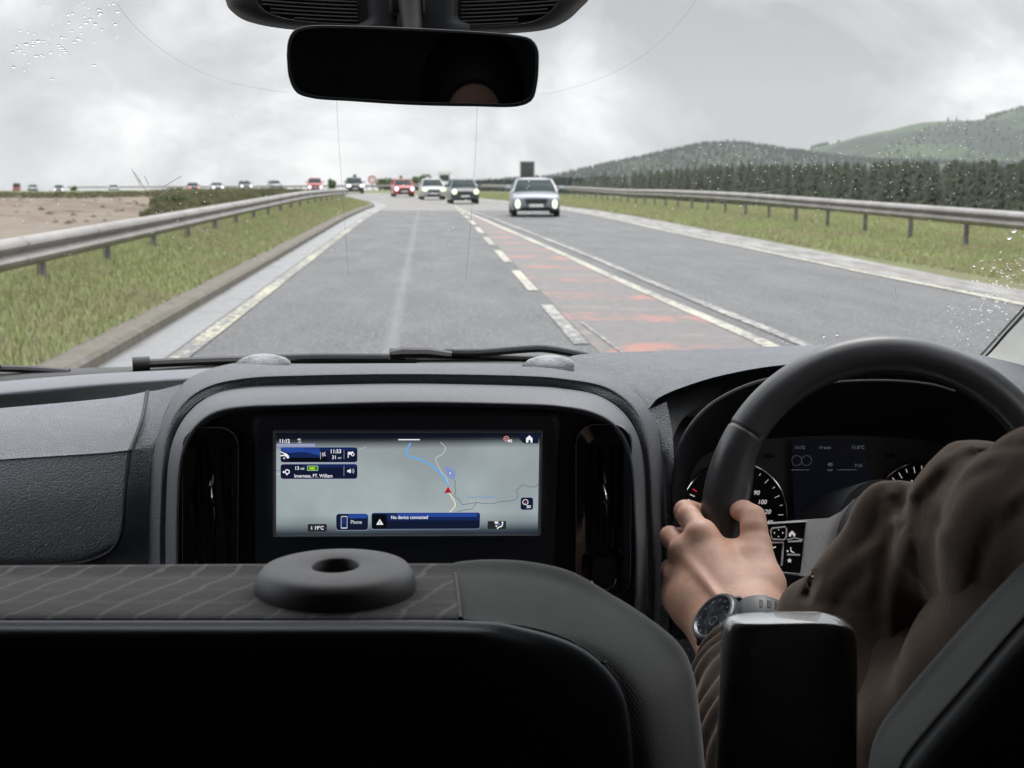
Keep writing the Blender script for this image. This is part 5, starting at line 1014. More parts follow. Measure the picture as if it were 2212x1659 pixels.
b = MB(); loft(b, [[(1398, 885, 1.51), (1424, 935, 1.49), (1434, 1010, 1.465), (1440, 1110, 1.455), (1442, 1210, 1.455), (1442, 1400, 1.46), (1442, 1560, 1.46)], [(1412, 880, 1.515), (1434, 935, 1.49), (1444, 1010, 1.46), (1449, 1110, 1.45), (1450, 1210, 1.45), (1450, 1400, 1.45), (1450, 1560, 1.45)], [(1440, 868, 1.52), (1452, 935, 1.49), (1456, 1010, 1.45), (1456, 1110, 1.435), (1457, 1210, 1.43), (1458, 1400, 1.43), (1458, 1560, 1.43)]], 50, 8); b.build('side_cheek', M_LEA, dash, angle=180)
# binnacle tunnel
R0 = [(1452, 1420, 1.43), (1452, 1200, 1.43), (1453, 1090, 1.43), (1458, 1010, 1.43), (1482, 935, 1.44), (1545, 868, 1.46), (1650, 822, 1.48), (1790, 806, 1.49), (1930, 804, 1.49), (2060, 820, 1.48), (2150, 858, 1.46), (2205, 940, 1.44), (2225, 1040, 1.43), (2230, 1200, 1.43), (2230, 1420, 1.43)]
R1 = [(1470, 1420, 1.50), (1470, 1200, 1.50), (1471, 1090, 1.50), (1478, 1020, 1.50), (1502, 955, 1.50), (1562, 895, 1.52), (1660, 858, 1.54), (1795, 845, 1.55), (1930, 843, 1.55), (2050, 855, 1.54), (2130, 890, 1.52), (2176, 955, 1.50), (2190, 1045, 1.50), (2192, 1200, 1.50), (2192, 1420, 1.50)]
R2 = [(1480, 1420, 1.60), (1480, 1200, 1.60), (1482, 1090, 1.60), (1490, 1035, 1.60), (1515, 990, 1.60), (1575, 962, 1.62), (1665, 948, 1.63), (1790, 942, 1.63), (1910, 944, 1.63), (2010, 955, 1.63), (2080, 985, 1.61), (2120, 1030, 1.60), (2135, 1080, 1.60), (2138, 1200, 1.60), (2138, 1420, 1.60)]
b = MB(); loft(b, [R0, R1, R2], 90, 14); b.build('binnacle_tunnel', M_BLK, dash, angle=180)
b = MB(); b.tube([P(*p) for p in curve_i(R0, 80)], .0022, 6); b.build('binnacle_rim', M_BLK, dash)
b = MB(); b.tube([P(*p)+Vector((0, -.004, -.003)) for p in curve_i([(1740, 826, 1.47), (1830, 817, 1.47), (1930, 816, 1.47), (2010, 824, 1.47), (2060, 838, 1.47)], 30)], .0016, 6); b.build('lens_edge', M_FACE, dash)
b = MB(); b.poly([P(*p) for p in ((1442, 1380, 1.40), (1442, 1700, 1.36), (2300, 1700, 1.36), (2300, 1380, 1.40))]); b.poly([P(*p) for p in ((300, 1310, 1.42), (300, 1700, 1.40), (1445, 1700, 1.40), (1445, 1310, 1.42))]); b.build('knee_panel', M_LEA, dash, smooth=False)

# --- instrument cluster
CF = frame3(1480, 940, 2140, 1420, 1.622, 1.60)
icl = empty('instrument_cluster', 'two round dials with a dim display between them, behind the steering wheel', 'instrument cluster', P(1790, 1180, 1.61))
m = Mat('cluster panel grey', (.050, .050, .054), .5); m.color(m.ramp(m.noise(20), (.3, (.10, .10, .105)), (.7, (.125, .125, .13)))); M_CPN = m
b = MB(); b.poly([CF(u, v, -.002) for u, v in curve_i([(p[0], p[1]) for p in R2], 60)]); b.build('panel', M_CPN, icl, smooth=False)
m = Mat('dial black', (.004, .004, .005), .5); M_DIAL = m
CWH = emit('dial white', srgb(215, 210, 208), .75); CDM = emit('dim lettering', srgb(105, 108, 112), .6); CDS = emit('dim display', srgb(15, 17, 25), .55); CRD = emit('dial red', srgb(190, 40, 70), .9)
def dial(label, cu, cv, r, marks_, nums):
    f = lambda x, y, o=0: CF(x, y, o+.003); b = MB(); b.poly([f(cu+math.cos(a)*r, cv+math.sin(a)*r, .0) for a in np.linspace(0, 6.2832, 49)[:-1]]); root = b.build('dial', M_DIAL, icl, smooth=False); root['label'] = label
    b = MB(); b.tube([f(cu+math.cos(a)*r, cv+math.sin(a)*r, .001) for a in np.linspace(0, 6.2832, 73)], .0013, 8, up=Vector((0, 1, 0)), cap=False); b.build('chrome_ring', M_CHR, root)
    b = MB()
    for a, ln, wd, mi in marks_:
        a = R_(a); c, s = math.cos(a), math.sin(a); r1, r2 = r*.93, r*(.93-ln); q = [(cu+c*r1-s*wd, cv+s*r1+c*wd), (cu+c*r1+s*wd, cv+s*r1-c*wd), (cu+c*r2+s*wd, cv+s*r2-c*wd), (cu+c*r2-s*wd, cv+s*r2+c*wd)]; b.poly([f(x, y, .0012) for x, y in q], mi)
    for t, x, y, h in nums:
        vs, fs, wd = text(t, 1.0, .012); k = h/.72; b.add([f(x-wd*k/2+a*k*1.0+b_*k*.18, y-b_*k, .0012) for a, b_ in vs], fs)
    b.build('scale', [CWH, CRD], root, smooth=False)
dial('speed dial on the left, its upper right numbers 80 to 120 visible', 1584, 1110, 113, [(a, .10 if i % 2 else .05, .55, 0) for i, a in enumerate(np.arange(-81, 40, 11.6))]+[(192, .1, 1.0, 0), (205, .1, 1.0, 0), (198.5, .07, .8, 0), (212, .09, 1.2, 1), (180, .1, 1, 0), (168, .07, .8, 0)],
     [('80', 1611, 1052, 9.5), ('90', 1631, 1067, 9.5), ('100', 1643, 1087, 9.5), ('120', 1652, 1108, 9.5), ('140', 1656, 1131, 9.5), ('70', 1575, 1044, 9.5)])
dial('rev counter dial on the right, half hidden by the brown sleeve', 1993, 1110, 113, [(a, .12 if i % 2 else .07, .7, 0) for i, a in enumerate(np.arange(-150, -20, 9.5))], [('2', 1935, 1062, 8), ('3', 1965, 1044, 8), ('4', 2000, 1040, 8)])
b = MB(); b.poly([CF(*p, .006) for p in ((1704, 948), (1866, 952), (1878, 1120), (1884, 1230), (1716, 1230), (1712, 1120))]); dsp = b.build('dim_display', CDS, icl, smooth=False)
SC2 = Scr(); f2 = lambda x, y, o=0: CF(x, y, .007+o)
for t, x, y, h, mm in (('11:12', 1722, 968, 7.2, CDM), ('57 km/h', 1776, 968, 5.5, CDM), ('11.0°C', 1847, 968, 7.2, CDM), ('40', 1787, 1005, 8, CDM), ('mph', 1787, 1015, 5, CDM), ('7:15', 1848, 1007, 7, CDM)):
    SC2.text(t, x-0, y, h, mm, 0, f=f2) if False else SC2.text(t, x-text(t, 1.0, .012)[2]*h/.72/2, y, h, mm, 0, f=f2)
mbx = SC2.mb(CDM)
for a_, b_ in (((1704, 1013), (1744, 1013)), ((1803, 1013), (1845, 1013))):
    mbx.poly([f2(a_[0], a_[1]-.5), f2(b_[0], a_[1]-.5), f2(b_[0], a_[1]+.5), f2(a_[0], a_[1]+.5)])
for cu_ in (1716, 1737):
    q = [(cu_+math.cos(a)*11, 993+math.sin(a)*11) for a in np.linspace(0, 6.2832, 21)]
    for i in range(20): mbx.add([f2(*q[i]), f2(*q[i+1]), f2(cu_+(q[i+1][0]-cu_)*.94, 993+(q[i+1][1]-993)*.94), f2(cu_+(q[i][0]-cu_)*.94, 993+(q[i][1]-993)*.94)], [(0, 1, 2, 3)])
big = MB(); mats = []
for nme, (mb_, mt) in SC2.k.items(): big.add(mb_.v, mb_.f, len(mats)); mats.append(mt)
big.build('display_lettering', mats, dsp, smooth=False)
m = Mat('dark tell tale', (.012, .012, .014), .5); M_TT = m
for cu_, s in ((1658, -1), (1920, 1)):
    b = MB(); b.poly([CF(cu_+s*x, 984+y, .004) for x, y in ((-12, -4), (0, -4), (0, -9), (13, 0), (0, 9), (0, 4), (-12, 4))]); b.build('indicator_arrow', M_TT, icl, smooth=False)
# ------------------------------------------------------------------ steering wheel
TW = R_(14); CW = P(1928, 1138, 1.36); WX = Vector((1, 0, 0)); WY = Vector((0, math.sin(TW), math.cos(TW))); WN = Vector((0, -math.cos(TW), math.sin(TW)))
def onw(u, v, off=0.0):
    d = Fv+Rv*((u-1106)/FPX)+Uv*((829.5-v)/FPX); o = CW+WN*off; t = (o-CAM).dot(WN)/d.dot(WN); return CAM+d*t
m = Mat('steering wheel leather', (.036, .037, .041), .42, spec=.6); n = m.noise(900, 2); m.bump(n, .10, .0003); m.color(m.ramp(m.noise(12), (.3, (.034, .035, .039)), (.7, (.042, .043, .047)))); m.rough(m.ramp(m.noise(25), (.3, .32), (.7, .40))); M_WH = m
m = Mat('airbag cover', rough=.5); m.color(m.ramp(m.noise(12), (.3, (.040, .041, .046)), (.7, (.050, .051, .056)))); m.bump(m.voro(500, 'DISTANCE_TO_EDGE'), .3, .0004); M_AIR = m
sw = empty('steering_wheel', 'black leather steering wheel with silver spokes and button pads', 'steering wheel', CW)
RW = .1775
def rim_pt(a): return CW+WX*(RW*math.cos(a))+WY*(RW*math.sin(a))
b = MB(); nA, nB = 900, 24; vs = []
for i in range(nA):
    a = 2*math.pi*i/nA; c = rim_pt(a); er_ = WX*math.cos(a)+WY*math.sin(a); dg = math.degrees(a)
    bl = math.exp(-((dg-166)/11)**2)+math.exp(-((dg-14)/11)**2); low = math.exp(-((dg-188)/16)**2)
    sm = .0192+.001*math.exp(-((dg-170)/40)**2); groove = 1.0
    for g0 in (146.5, 33.5):
        groove = min(groove, 1-.10*math.exp(-((dg-g0)/.42)**2))
    for k in range(nB):
        t = 2*math.pi*k/nB; rr = sm*groove; inn = max(0, -math.cos(t))
        q = er_*(math.cos(t)*rr*(1+.0)-inn**2*(.008*bl+.002*low))+WN*(math.sin(t)*rr*.92); vs.append(c+q)
b.add(vs, [(i*nB+k, i*nB+(k+1) % nB, ((i+1) % nA)*nB+(k+1) % nB, ((i+1) % nA)*nB+k) for i in range(nA) for k in range(nB)]); b.build('rim', M_WH, sw, angle=180)
b = MB(); HB = onw(1928, 1176); vs, fs = _ell(Vector(), (.061, .028, .061), 40, 24); rot = Matrix((WX, -WN, WY)).transposed(); vs = [HB+WN*.010+rot@v for v in vs]; b.add(vs, fs); b.build('airbag_cover', M_AIR, sw, angle=180)
b = MB(); b.cyl(CW-WN*.02, CW-WN*.16+Vector((0, 0, -.02)), .05, .06, 24); b.build('column_shroud', M_BLK, sw)
def slab(mb, pts, o0, o1, mi=0, bev=.0):
    a = [onw(u, v, o1) for u, v in pts]; c = [onw(u, v, o0) for u, v in pts]; n = len(pts); mb.add(a+c, [tuple(range(n)), tuple(range(2*n-1, n-1, -1))]+[(k, n+k, n+(k+1) % n, (k+1) % n) for k in range(n)], mi)
def mirror_u(pts): return [(2*1928-u, v) for u, v in pts]
spk = [(1560, 1140), (1655, 1129), (1741, 1122), (1790, 1119), (1818, 1104), (1845, 1078), (1880, 1110), (1885, 1200), (1870, 1262), (1780, 1250), (1729, 1244), (1655, 1236), (1575, 1226)]
for side in (0, 1):
    tf = (lambda p: p) if side == 0 else mirror_u; b = MB(); slab(b, tf(spk), -.010, .006); b.build('spoke', M_SIL, sw, angle=30)
    pad = MB(); slab(pad, tf([(1612, 1135), (1655, 1133), (1741, 1128), (1729, 1238), (1680, 1234), (1620, 1226)]), .004, .0085); po = pad.build('button_pad', M_GLOSS, sw, angle=30); q = MB(); q.tube([onw(u, v, .0085) for u, v in tf([(1650, 1132), (1742, 1127), (1730, 1240), (1679, 1236), (1640, 1232)])], .0009, 6); q.build('pad_trim', M_SIL, po)
    if side == 0:
        q = MB(); ring = [(1668, 1141), (1696, 1138), (1699, 1143), (1698, 1161), (1693, 1166), (1670, 1165), (1666, 1160), (1665, 1146)]
        q.tube([onw(u, v, .0098) for u, v in ring+ring[:1]], .0009, 6); q.tube([onw(1702, 1170, .009), onw(1732, 1169, .009)], .0011, 6); q.tube([onw(1700, 1198, .009), onw(1728, 1199, .009)], .0011, 6)
        q.tube([onw(1664, 1172, .009), onw(1692, 1172, .009), onw(1690, 1200, .009), onw(1688, 1222, .009)], .0011, 6); q.tube([onw(1700, 1166, .009), onw(1716, 1162, .009), onw(1735, 1166, .009)], .0006, 6); q.build('button_edges', M_SIL, po)
        q = MB(); g2 = lambda pts: q.poly([onw(u, v, .0105) for u, v in pts])
        g2([(1704, 1153), (1711, 1146), (1718, 1153), (1718, 1159), (1713.5, 1159), (1713.5, 1155), (1709, 1155), (1709, 1159), (1704, 1159)]); g2([(1705.5+6*(1 if k % 2 == 0 else .42)*math.sin(k*math.pi/5), 1211-6*(1 if k % 2 == 0 else .42)*math.cos(k*math.pi/5)) for k in range(10)])
        g2([(1707, 1182), (1709, 1182), (1710, 1190), (1716, 1193), (1716, 1195), (1708, 1192)]); g2([(1700, 1188), (1704, 1190), (1702, 1193), (1699, 1191)])
        for px, py, d in ((1674, 1151, (-3, 0)), (1690, 1151, (3, 0)), (1682, 1145, (0, -2.5)), (1682, 1158, (0, 2.5))): g2([(px+d[0], py+d[1]), (px-d[1]*.8, py+d[0]*.8), (px+d[1]*.8, py-d[0]*.8)])
        g2([(1668, 1182), (1676, 1180), (1676, 1183), (1668, 1185)]); q.build('button_symbols', CWH, po, smooth=False)
b = MB(); slab(b, [(1885, 1260), (1971, 1260), (1985, 1520), (1871, 1520)], -.012, .0); b.build('spoke', M_BLK, sw, angle=30)
# the hidden half of the dial lens: nothing else
# ------------------------------------------------------------------ driver
m = Mat('skin', rough=.48, spec=.4); g = m.co(); n = m.noise(38, 4, .6, vec=g); n2 = m.noise(160, 3, .6, vec=g); c = m.ramp(n, (.32, (.54, .29, .21)), (.55, (.60, .365, .275)), (.72, (.63, .41, .32)))
m.color(m.mix(.12, c, m.ramp(n2, (.3, (.45, .22, .15)), (.7, (.66, .42, .32))))); m.b.inputs['Subsurface Weight'].default_value = .12; m.b.inputs['Subsurface Radius'].default_value = (.012, .005, .003); m.b.inputs['Subsurface Scale'].default_value = 1.0
h = m.math('ADD', m.voro(420, 'DISTANCE_TO_EDGE', g), m.math('MULTIPLY', m.noise(90, 4, .6, vec=g), 1.6)); m.bump(h, .30, .0008); M_SKIN = m
m = Mat('brown jacket cloth', rough=.95, spec=.15); g = m.co(); n = m.noise(14, 4, .6, vec=g); m.color(m.ramp(n, (.3, (.040, .028, .021)), (.7, (.062, .046, .036)))); m.b.inputs['Sheen Weight'].default_value = .45; m.b.inputs['Sheen Roughness'].default_value = .35; m.b.inputs['Sheen Tint'].default_value = (.8, .65, .55, 1)
m.bump(m.math('ADD', m.noise(900, 2, .6, vec=g), m.math('MULTIPLY', m.noise(60, 3, .6, vec=g), 2.0)), .35, .001); M_JKT = m
m = Mat('dark hair', (.015, .011, .009), .6); m.bump(m.noise(220, 3, stretch=(1, 1, .15)), .5, .002); M_HAIR = m
m = Mat('dark trousers', (.02, .021, .026), .9); m.bump(m.noise(300), .3, .001); M_TRS = m
C_ = lambda a, b, ra, rb, k=.006: ('c', a, b, ra, rb, k)
def chain(pts, k=.004): return [C_(P(*pts[i][:3]), P(*pts[i+1][:3]), pts[i][3], pts[i+1][3], k) for i in range(len(pts)-1)]
WR1, WR2 = P(1556, 1368, 1.238), P(1637, 1326, 1.246)
hand = []
# metacarpals and the body of the palm
hand += [C_(WR1, P(1462, 1290, 1.312), .0235, .0145, .018), C_(WR1, P(1470, 1240, 1.318), .023, .0145, .020), C_(P(1590, 1350, 1.245), P(1484, 1187, 1.322), .0235, .0140, .020),
         C_(P(1610, 1340, 1.247), P(1520, 1152, 1.323), .0225, .0135, .020), C_(WR2, P(1650, 1265, 1.275), .0225, .0180, .020), C_(P(1650, 1265, 1.275), P(1634, 1180, 1.310), .0185, .0142, .014),
         C_(P(1560, 1240, 1.302), P(1605, 1215, 1.305), .015, .015, .020), C_(P(1545, 1185, 1.326), P(1600, 1192, 1.322), .0085, .0085, .018), C_(P(1500, 1300, 1.285), P(1600, 1280, 1.28), .018, .018, .02)]
# knuckles and tendons standing a little proud
hand += [('e', P(1512, 1152, 1.315), (.0105, .008, .0095), None, .012), ('e', P(1470, 1189, 1.315), (.0100, .008, .0095), None, .012), ('e', P(1459, 1243, 1.312), (.0100, .009, .0090), None, .007), ('e', P(1456, 1301, 1.305), (.0100, .009, .0090), None, .007)]
for a, c_ in (((1478, 1200, 1.303), (1560, 1300, 1.228)),): hand.append(C_(P(a[0], a[1], a[2]+.003), P(c_[0], c_[1], c_[2]+.003), .0016, .0010, .009))
# fingers, curled round the rim; each its own chain
idx = chain([(1513, 1150, 1.324, .0120), (1489, 1117, 1.350, .0113), (1480, 1104, 1.366, .0108), (1492, 1100, 1.398, .0083), (1530, 1106, 1.404, .0072)])
mid = chain([(1474, 1188, 1.324, .0115), (1451, 1163, 1.352, .0104), (1447, 1158, 1.368, .0098), (1470, 1158, 1.400, .0083), (1515, 1163, 1.404, .0072)])
rng = chain([(1463, 1243, 1.322, .0112), (1447, 1232, 1.350, .0093), (1448, 1228, 1.366, .0090), (1470, 1226, 1.396, .0080), (1512, 1226, 1.402, .0070)])
pnk = chain([(1458, 1298, 1.314, .0105), (1446, 1290, 1.340, .0083), (1450, 1288, 1.356, .0080), (1474, 1282, 1.380, .0070), (1508, 1278, 1.386, .0062)])
thb = chain([(1634, 1176, 1.312, .0142), (1628, 1140, 1.322, .0122), (1627, 1117, 1.330, .0110), (1606, 1104, 1.342, .0100), (1589, 1104, 1.352, .0082)], .006)
def hand_field(prims_sets):
    def fn(X):
        D = None
        for p in prims_sets[0]:
            d = sd_cap(X, tuple(p[1]), tuple(p[2]), p[3], p[4]) if p[0] == 'c' else sd_ell(X, tuple(p[1]), p[2], p[3]); k = p[-1]; D = d if D is None else smin(D, d, k)
        for S_ in prims_sets[1:]:
            F_ = None
            for p in S_:
                d = sd_cap(X, tuple(p[1]), tuple(p[2]), p[3], p[4]); F_ = d if F_ is None else smin(F_, d, p[-1])
            D = smin(D, F_, .0045)
        return D
    return fn
sets = [hand, idx, mid, rng, pnk, thb]
fore = [C_(WR1, P(1575, 1470, 1.17), .0235, .028, .01), C_(WR2, P(1640, 1450, 1.17), .0225, .028, .012), C_(P(1600, 1460, 1.17), P(1690, 1640, 1.03), .031, .038, .01)]
sets[0] = hand+fore
pts = [np.array(tuple(p[1])) for s in sets for p in s]+[np.array(tuple(p[2])) for s in sets for p in s if p[0] == 'c']
lo = np.min(pts, 0)-.03; hi = np.max(pts, 0)+.03; lo[2] = max(lo[2], P(1600, 1500, 1.15).z)
V, Fq = nets(hand_field(sets), lo, hi, .0016)
for _ in range(1):
    acc = np.zeros_like(V); cn = np.zeros(len(V))
    for a, c_ in ((0, 1), (1, 2), (2, 3), (3, 0)):
        np.add.at(acc, Fq[:, a], V[Fq[:, c_]]); np.add.at(cn, Fq[:, a], 1); np.add.at(acc, Fq[:, c_], V[Fq[:, a]]); np.add.at(cn, Fq[:, c_], 1)
    V = .5*V+.5*acc/np.maximum(cn, 1)[:, None]
# joints of the torso: the driver sits well back on the right, left shoulder just out of frame
SHL, SHR = vc(.37, .57, -.185), vc(.66, .58, -.16); NECK = vc(.485, .58, -.08); HEADC = vc(.485, .62, .075); PEL = vc(.485, .58, -.66)
ELB = P(1790, 1830, .93)
person = empty('person', 'driver in a brown jacket, left hand gripping the steering wheel, black watch on the wrist', 'person', vc(.485, .58, -.8))
b = MB(); b.add(V.tolist(), Fq.tolist())
bodyp = [C_(P(1610, 1470, 1.16), ELB, .031, .040, .02), C_(ELB, P(2345, 1410, .74), .040, .046, .02), C_(P(2345, 1410, .74), SHL, .046, .052, .02), C_(SHL, SHR, .06, .06, .04), C_(NECK, HEADC, .052, .052, .02), ('e', HEADC+Vector((0, .0, .035)), (.076, .094, .108), None, .02), ('e', HEADC+Vector((0, .03, -.03)), (.058, .07, .07), None, .03),
         ('e', HEADC+Vector((0, .105, 0.0)), (.012, .020, .022), None, .008), ('e', HEADC+Vector((.078, .01, .01)), (.010, .018, .030), None, .004), ('e', HEADC+Vector((-.078, .01, .01)), (.010, .018, .030), None, .004), ('e', HEADC+Vector((0, .088, -.045)), (.026, .014, .007), None, .006),
         C_(NECK, vc(.485, .58, -.25), .07, .13, .04), C_(vc(.485, .58, -.25), PEL, .14, .15, .05), C_(SHR, vc(.74, .82, -.42), .052, .042, .02), C_(vc(.74, .82, -.42), vc(.655, 1.24, -.34), .040, .028, .02), ('e', vc(.635, 1.33, -.335), (.034, .045, .040), None, .02),
         C_(vc(.40, .62, -.68), vc(.36, 1.08, -.62), .085, .062, .03), C_(vc(.57, .62, -.68), vc(.61, 1.08, -.62), .085, .062, .03), C_(vc(.36, 1.08, -.62), vc(.36, 1.32, -1.02), .06, .045, .02), C_(vc(.61, 1.08, -.62), vc(.61, 1.36, -1.02), .06, .045, .02)]
sdf_mesh(b, bodyp, .011); b.build('body', M_SKIN, person, angle=180)
b = MB(); sdf_mesh(b, [('e', HEADC+Vector((0, -.012, .052)), (.086, .100, .108), None, .01), C_(HEADC+Vector((0, -.07, -.02)), HEADC+Vector((0, -.06, .04)), .045, .05, .02), ('s', HEADC+Vector((0, .11, .0)), HEADC+Vector((0, .13, -.06)), .07, .08, .01)], .008); b.build('hair', M_HAIR, person, angle=180)
b = MB(); sdf_mesh(b, [C_(vc(.40, .60, -.68), vc(.36, 1.08, -.615), .10, .075, .03), C_(vc(.57, .60, -.68), vc(.61, 1.08, -.615), .10, .075, .03), C_(vc(.36, 1.08, -.615), vc(.36, 1.30, -1.0), .075, .06, .02), C_(vc(.61, 1.08, -.615), vc(.61, 1.34, -1.0), .075, .06, .02)], .012); b.build('trousers', M_TRS, person, angle=180)
# jacket: torso and upper arm with the loose front seen past the seat, then the left sleeve with its creases
jk = [C_(P(1905, 1385, .96), P(1985, 1235, .93), .059, .048, .03), C_(P(1990, 1240, .93), P(2130, 1130, .86), .040, .046, .02), C_(P(2130, 1135, .86), P(2300, 1175, .76), .046, .050, .03), C_(P(2300, 1175, .76), SHL, .052, .068, .03),
      ('e', P(1946, 1100, .93), (.0175, .02, .019), None, .012), ('e', P(1913, 1118, .94), (.014, .02, .02), None, .012), C_(P(2075, 1010, .885), P(2215, 996, .82), .0115, .0130, .012), C_(P(1905, 1120, .94), P(1830, 1270, .97), .017, .028, .02),
      C_(P(1850, 1400, .98), P(1760, 1340, .99), .050, .028, .02), C_(P(1737, 1306, 1.0), P(1800, 1328, .98), .0175, .022, .010), C_(P(1737, 1274, 1.0), P(1775, 1258, .985), .007, .010, .006),
      C_(P(1850, 1500, .95), P(2050, 1700, .85), .06, .075, .03), C_(P(2300, 1175, .76), P(2310, 1480, .78), .06, .078, .04), C_(P(2310, 1480, .78), P(2160, 1880, .84), .078, .07, .05), C_(P(2000, 1420, .93), P(2100, 1620, .86), .062, .065, .04), C_(SHL, SHR, .074, .078, .04), C_(ELB, P(2345, 1410, .74), .056, .066, .03), C_(P(2345, 1410, .74), SHL, .066, .074, .03), C_(vc(.485, .58, -.22), vc(.485, .58, -.60), .155, .165, .05),
      C_(SHR, vc(.75, .82, -.43), .068, .056, .02), C_(vc(.75, .82, -.43), vc(.665, 1.20, -.35), .054, .040, .02), C_(NECK, vc(.485, .58, -.20), .075, .12, .05)]
A0 = P(1745, 1262, 1.0)
def wj(X):
    s = X[..., 0]*17+X[..., 1]*9-X[..., 2]*21; t = X[..., 0]*31-X[..., 1]*13+X[..., 2]*24; 
    a = np.abs(np.sin(s*1.15+1.8*np.sin(t*.55)+.6)); c_ = np.abs(np.sin(t*.9+1.5*np.sin(s*.6)))
    return .0085*(a**.7-.6)*(.35+.65*np.sin(t*.33+s*.21)**2)+.004*(c_-.5)
# creases and seams of the cloth: (polyline in photo coordinates, half width, depth into the cloth; negative stands proud)
FOLDS = [([(1950, 1060), (1962, 1090), (1970, 1140), (1978, 1190), (1990, 1300), (2000, 1400), (2010, 1520)], 5, .0035), ([(2030, 998), (1998, 1038), (1968, 1074)], 13, -.006), ([(2046, 1026), (2012, 1060), (1984, 1092), (1982, 1150)], 14, .008),
         ([(1922, 1048), (1944, 1062), (1958, 1088)], 8, .007), ([(1934, 1080), (1948, 1106), (1956, 1130)], 10, .011), ([(2100, 984), (2160, 968), (2260, 958)], 8, .005), ([(2125, 966), (2090, 968), (2058, 984)], 9, -.004), ([(2150, 1010), (2100, 1030), (2060, 1070), (2035, 1130)], 12, .006),
         ([(1906, 1062), (1898, 1100), (1884, 1150), (1850, 1182)], 8, .005), ([(1960, 1170), (1938, 1235), (1926, 1310), (1930, 1400)], 16, -.006), ([(1930, 1150), (1908, 1220), (1898, 1300)], 14, .007), ([(1890, 1180), (1835, 1222), (1795, 1262)], 12, -.004), ([(1870, 1240), (1820, 1290), (1800, 1340)], 12, .006),
         ([(1760, 1246), (1752, 1268), (1744, 1290)], 11, .014), ([(1770, 1300), (1830, 1310), (1900, 1350)], 12, .006), ([(1995, 1412), (1950, 1445), (1892, 1492)], 9, -.006), ([(2005, 1425), (1960, 1462), (1905, 1508)], 9, .006), ([(2200, 1100), (2140, 1160), (2110, 1250), (2100, 1380)], 18, .008), ([(2240, 1040), (2190, 1080), (2160, 1140)], 14, -.005)]
FC = [([np.array(tuple(p)) for p in curve_i([(x, y) for x, y in pl_], 14)], w_, d_) for pl_, w_, d_ in FOLDS]
def wfold(X):
    q = X-np.array(tuple(CAM), np.float32); zz = q@np.array(tuple(Fv), np.float32); u = 1106+FPX*(q@np.array(tuple(Rv), np.float32))/zz; v = 829.5-FPX*(q@np.array(tuple(Uv), np.float32))/zz; D = np.zeros_like(u)
    for pl_, w_, d_ in FC:
        best = np.full_like(u, 1e9)
        for a, c_ in zip(pl_[:-1], pl_[1:]):
            ba = c_-a; h = np.clip(((u-a[0])*ba[0]+(v-a[1])*ba[1])/(ba@ba), 0, 1); best = np.minimum(best, (u-a[0]-h*ba[0])**2+(v-a[1]-h*ba[1])**2)
        D += .42*d_*np.exp(-best/(w_*w_))
    return D+.4*wj(X)
nf = 12; b = MB(); sdf_mesh(b, jk[:nf]+[jk[12]], .0034, warp=wfold, relax=1); sdf_mesh(b, jk[nf:], .0068, warp=wj, relax=2)
SL0, SL1, SL2, SL3 = P(1596, 1408, 1.195), P(1602, 1490, 1.135), P(1640, 1610, 1.05), ELB
slv = [C_(SL0, SL1, .0345, .041, .01), C_(SL1, SL2, .041, .047, .012), C_(SL2, SL3, .047, .058, .02)]
axv = np.array(tuple((SL2-SL0).normalized())); a0 = np.array(tuple(SL0)); rgt = np.array((1., 0, 0))
def ws(X):
    t = (X-a0)@axv; x = X[..., 0]-a0[0]; ph = (t+x*.85+.10*np.abs(x)**1.0)*2*np.pi/.0235; ph = ph+1.3*np.sin(t*41+x*30)+.8*np.sin(x*70-t*22); amp = .0052*np.clip((t+.004)/.02, 0, 1)
    return amp*(np.abs(np.sin(ph/2))*-1.6+.9)*(.75+.25*np.sin(t*60))
sdf_mesh(b, slv, .0030, warp=ws, relax=1); b.build('jacket', M_JKT, person, angle=180)
# ------------------------------------------------------------------ watch
m = Mat('watch resin', (.030, .032, .036), .42); m.bump(m.noise(400), .2, .0003); M_WRES = m
m = Mat('watch bezel', (.30, .31, .33), .28, .7); M_WBZ = m
m = Mat('watch glass face', (.03, .033, .04), .1, spec=.8); m.color(m.ramp(m.noise(120, 3), (.4, (.018, .02, .026)), (.7, (.07, .075, .085)))); M_WFC = m
wc = (WR1+WR2)/2; axw = (P(1596, 1440, 1.19)-wc).normalized(); nrm = (-Fv*.33-Rv*.71+Uv*.62).normalized(); axw = (axw-nrm*axw.dot(nrm)).normalized(); sdw = axw.cross(nrm).normalized()
if sdw.x < 0: sdw = -sdw
wp = P(1547, 1336, 1.203); watch = empty('wristwatch', 'chunky black wristwatch with a grey bezel on the driver\'s left wrist', 'watch', wp)
up2 = nrm.cross(sdw).normalized()
def wring(r, h, n=36, e=1.0): return [wp+sdw*(r*math.cos(a))+up2*(r*e*math.sin(a))+nrm*h for a in np.linspace(0, 6.2832, n+1)[:-1]]
def stack(mb, rings, cap=True):
    n = len(rings[0]); 
    for i in range(len(rings)-1): mb.add(rings[i]+rings[i+1], [(k, (k+1) % n, n+(k+1) % n, n+k) for k in range(n)])
    if cap: mb.poly(rings[-1])
b = MB(); stack(b, [wring(.0232, -.013), wring(.0252, -.009), wring(.0258, .001), wring(.0248, .0035), wring(.0222, .0038)], False)
for a in (.5, -.5, math.pi+.5, math.pi-.5, math.pi/2): b.box(wp+sdw*(.0264*math.cos(a))+up2*(.0264*math.sin(a))-nrm*.004, (.005, .005, .004))
b.build('case', M_WRES, watch, weld=True, angle=50)
b = MB(); stack(b, [wring(.0243, .0036), wring(.0236, .0056), wring(.0214, .0058), wring(.0201, .0035)], False); b.build('bezel', M_WBZ, watch, weld=True, angle=50)
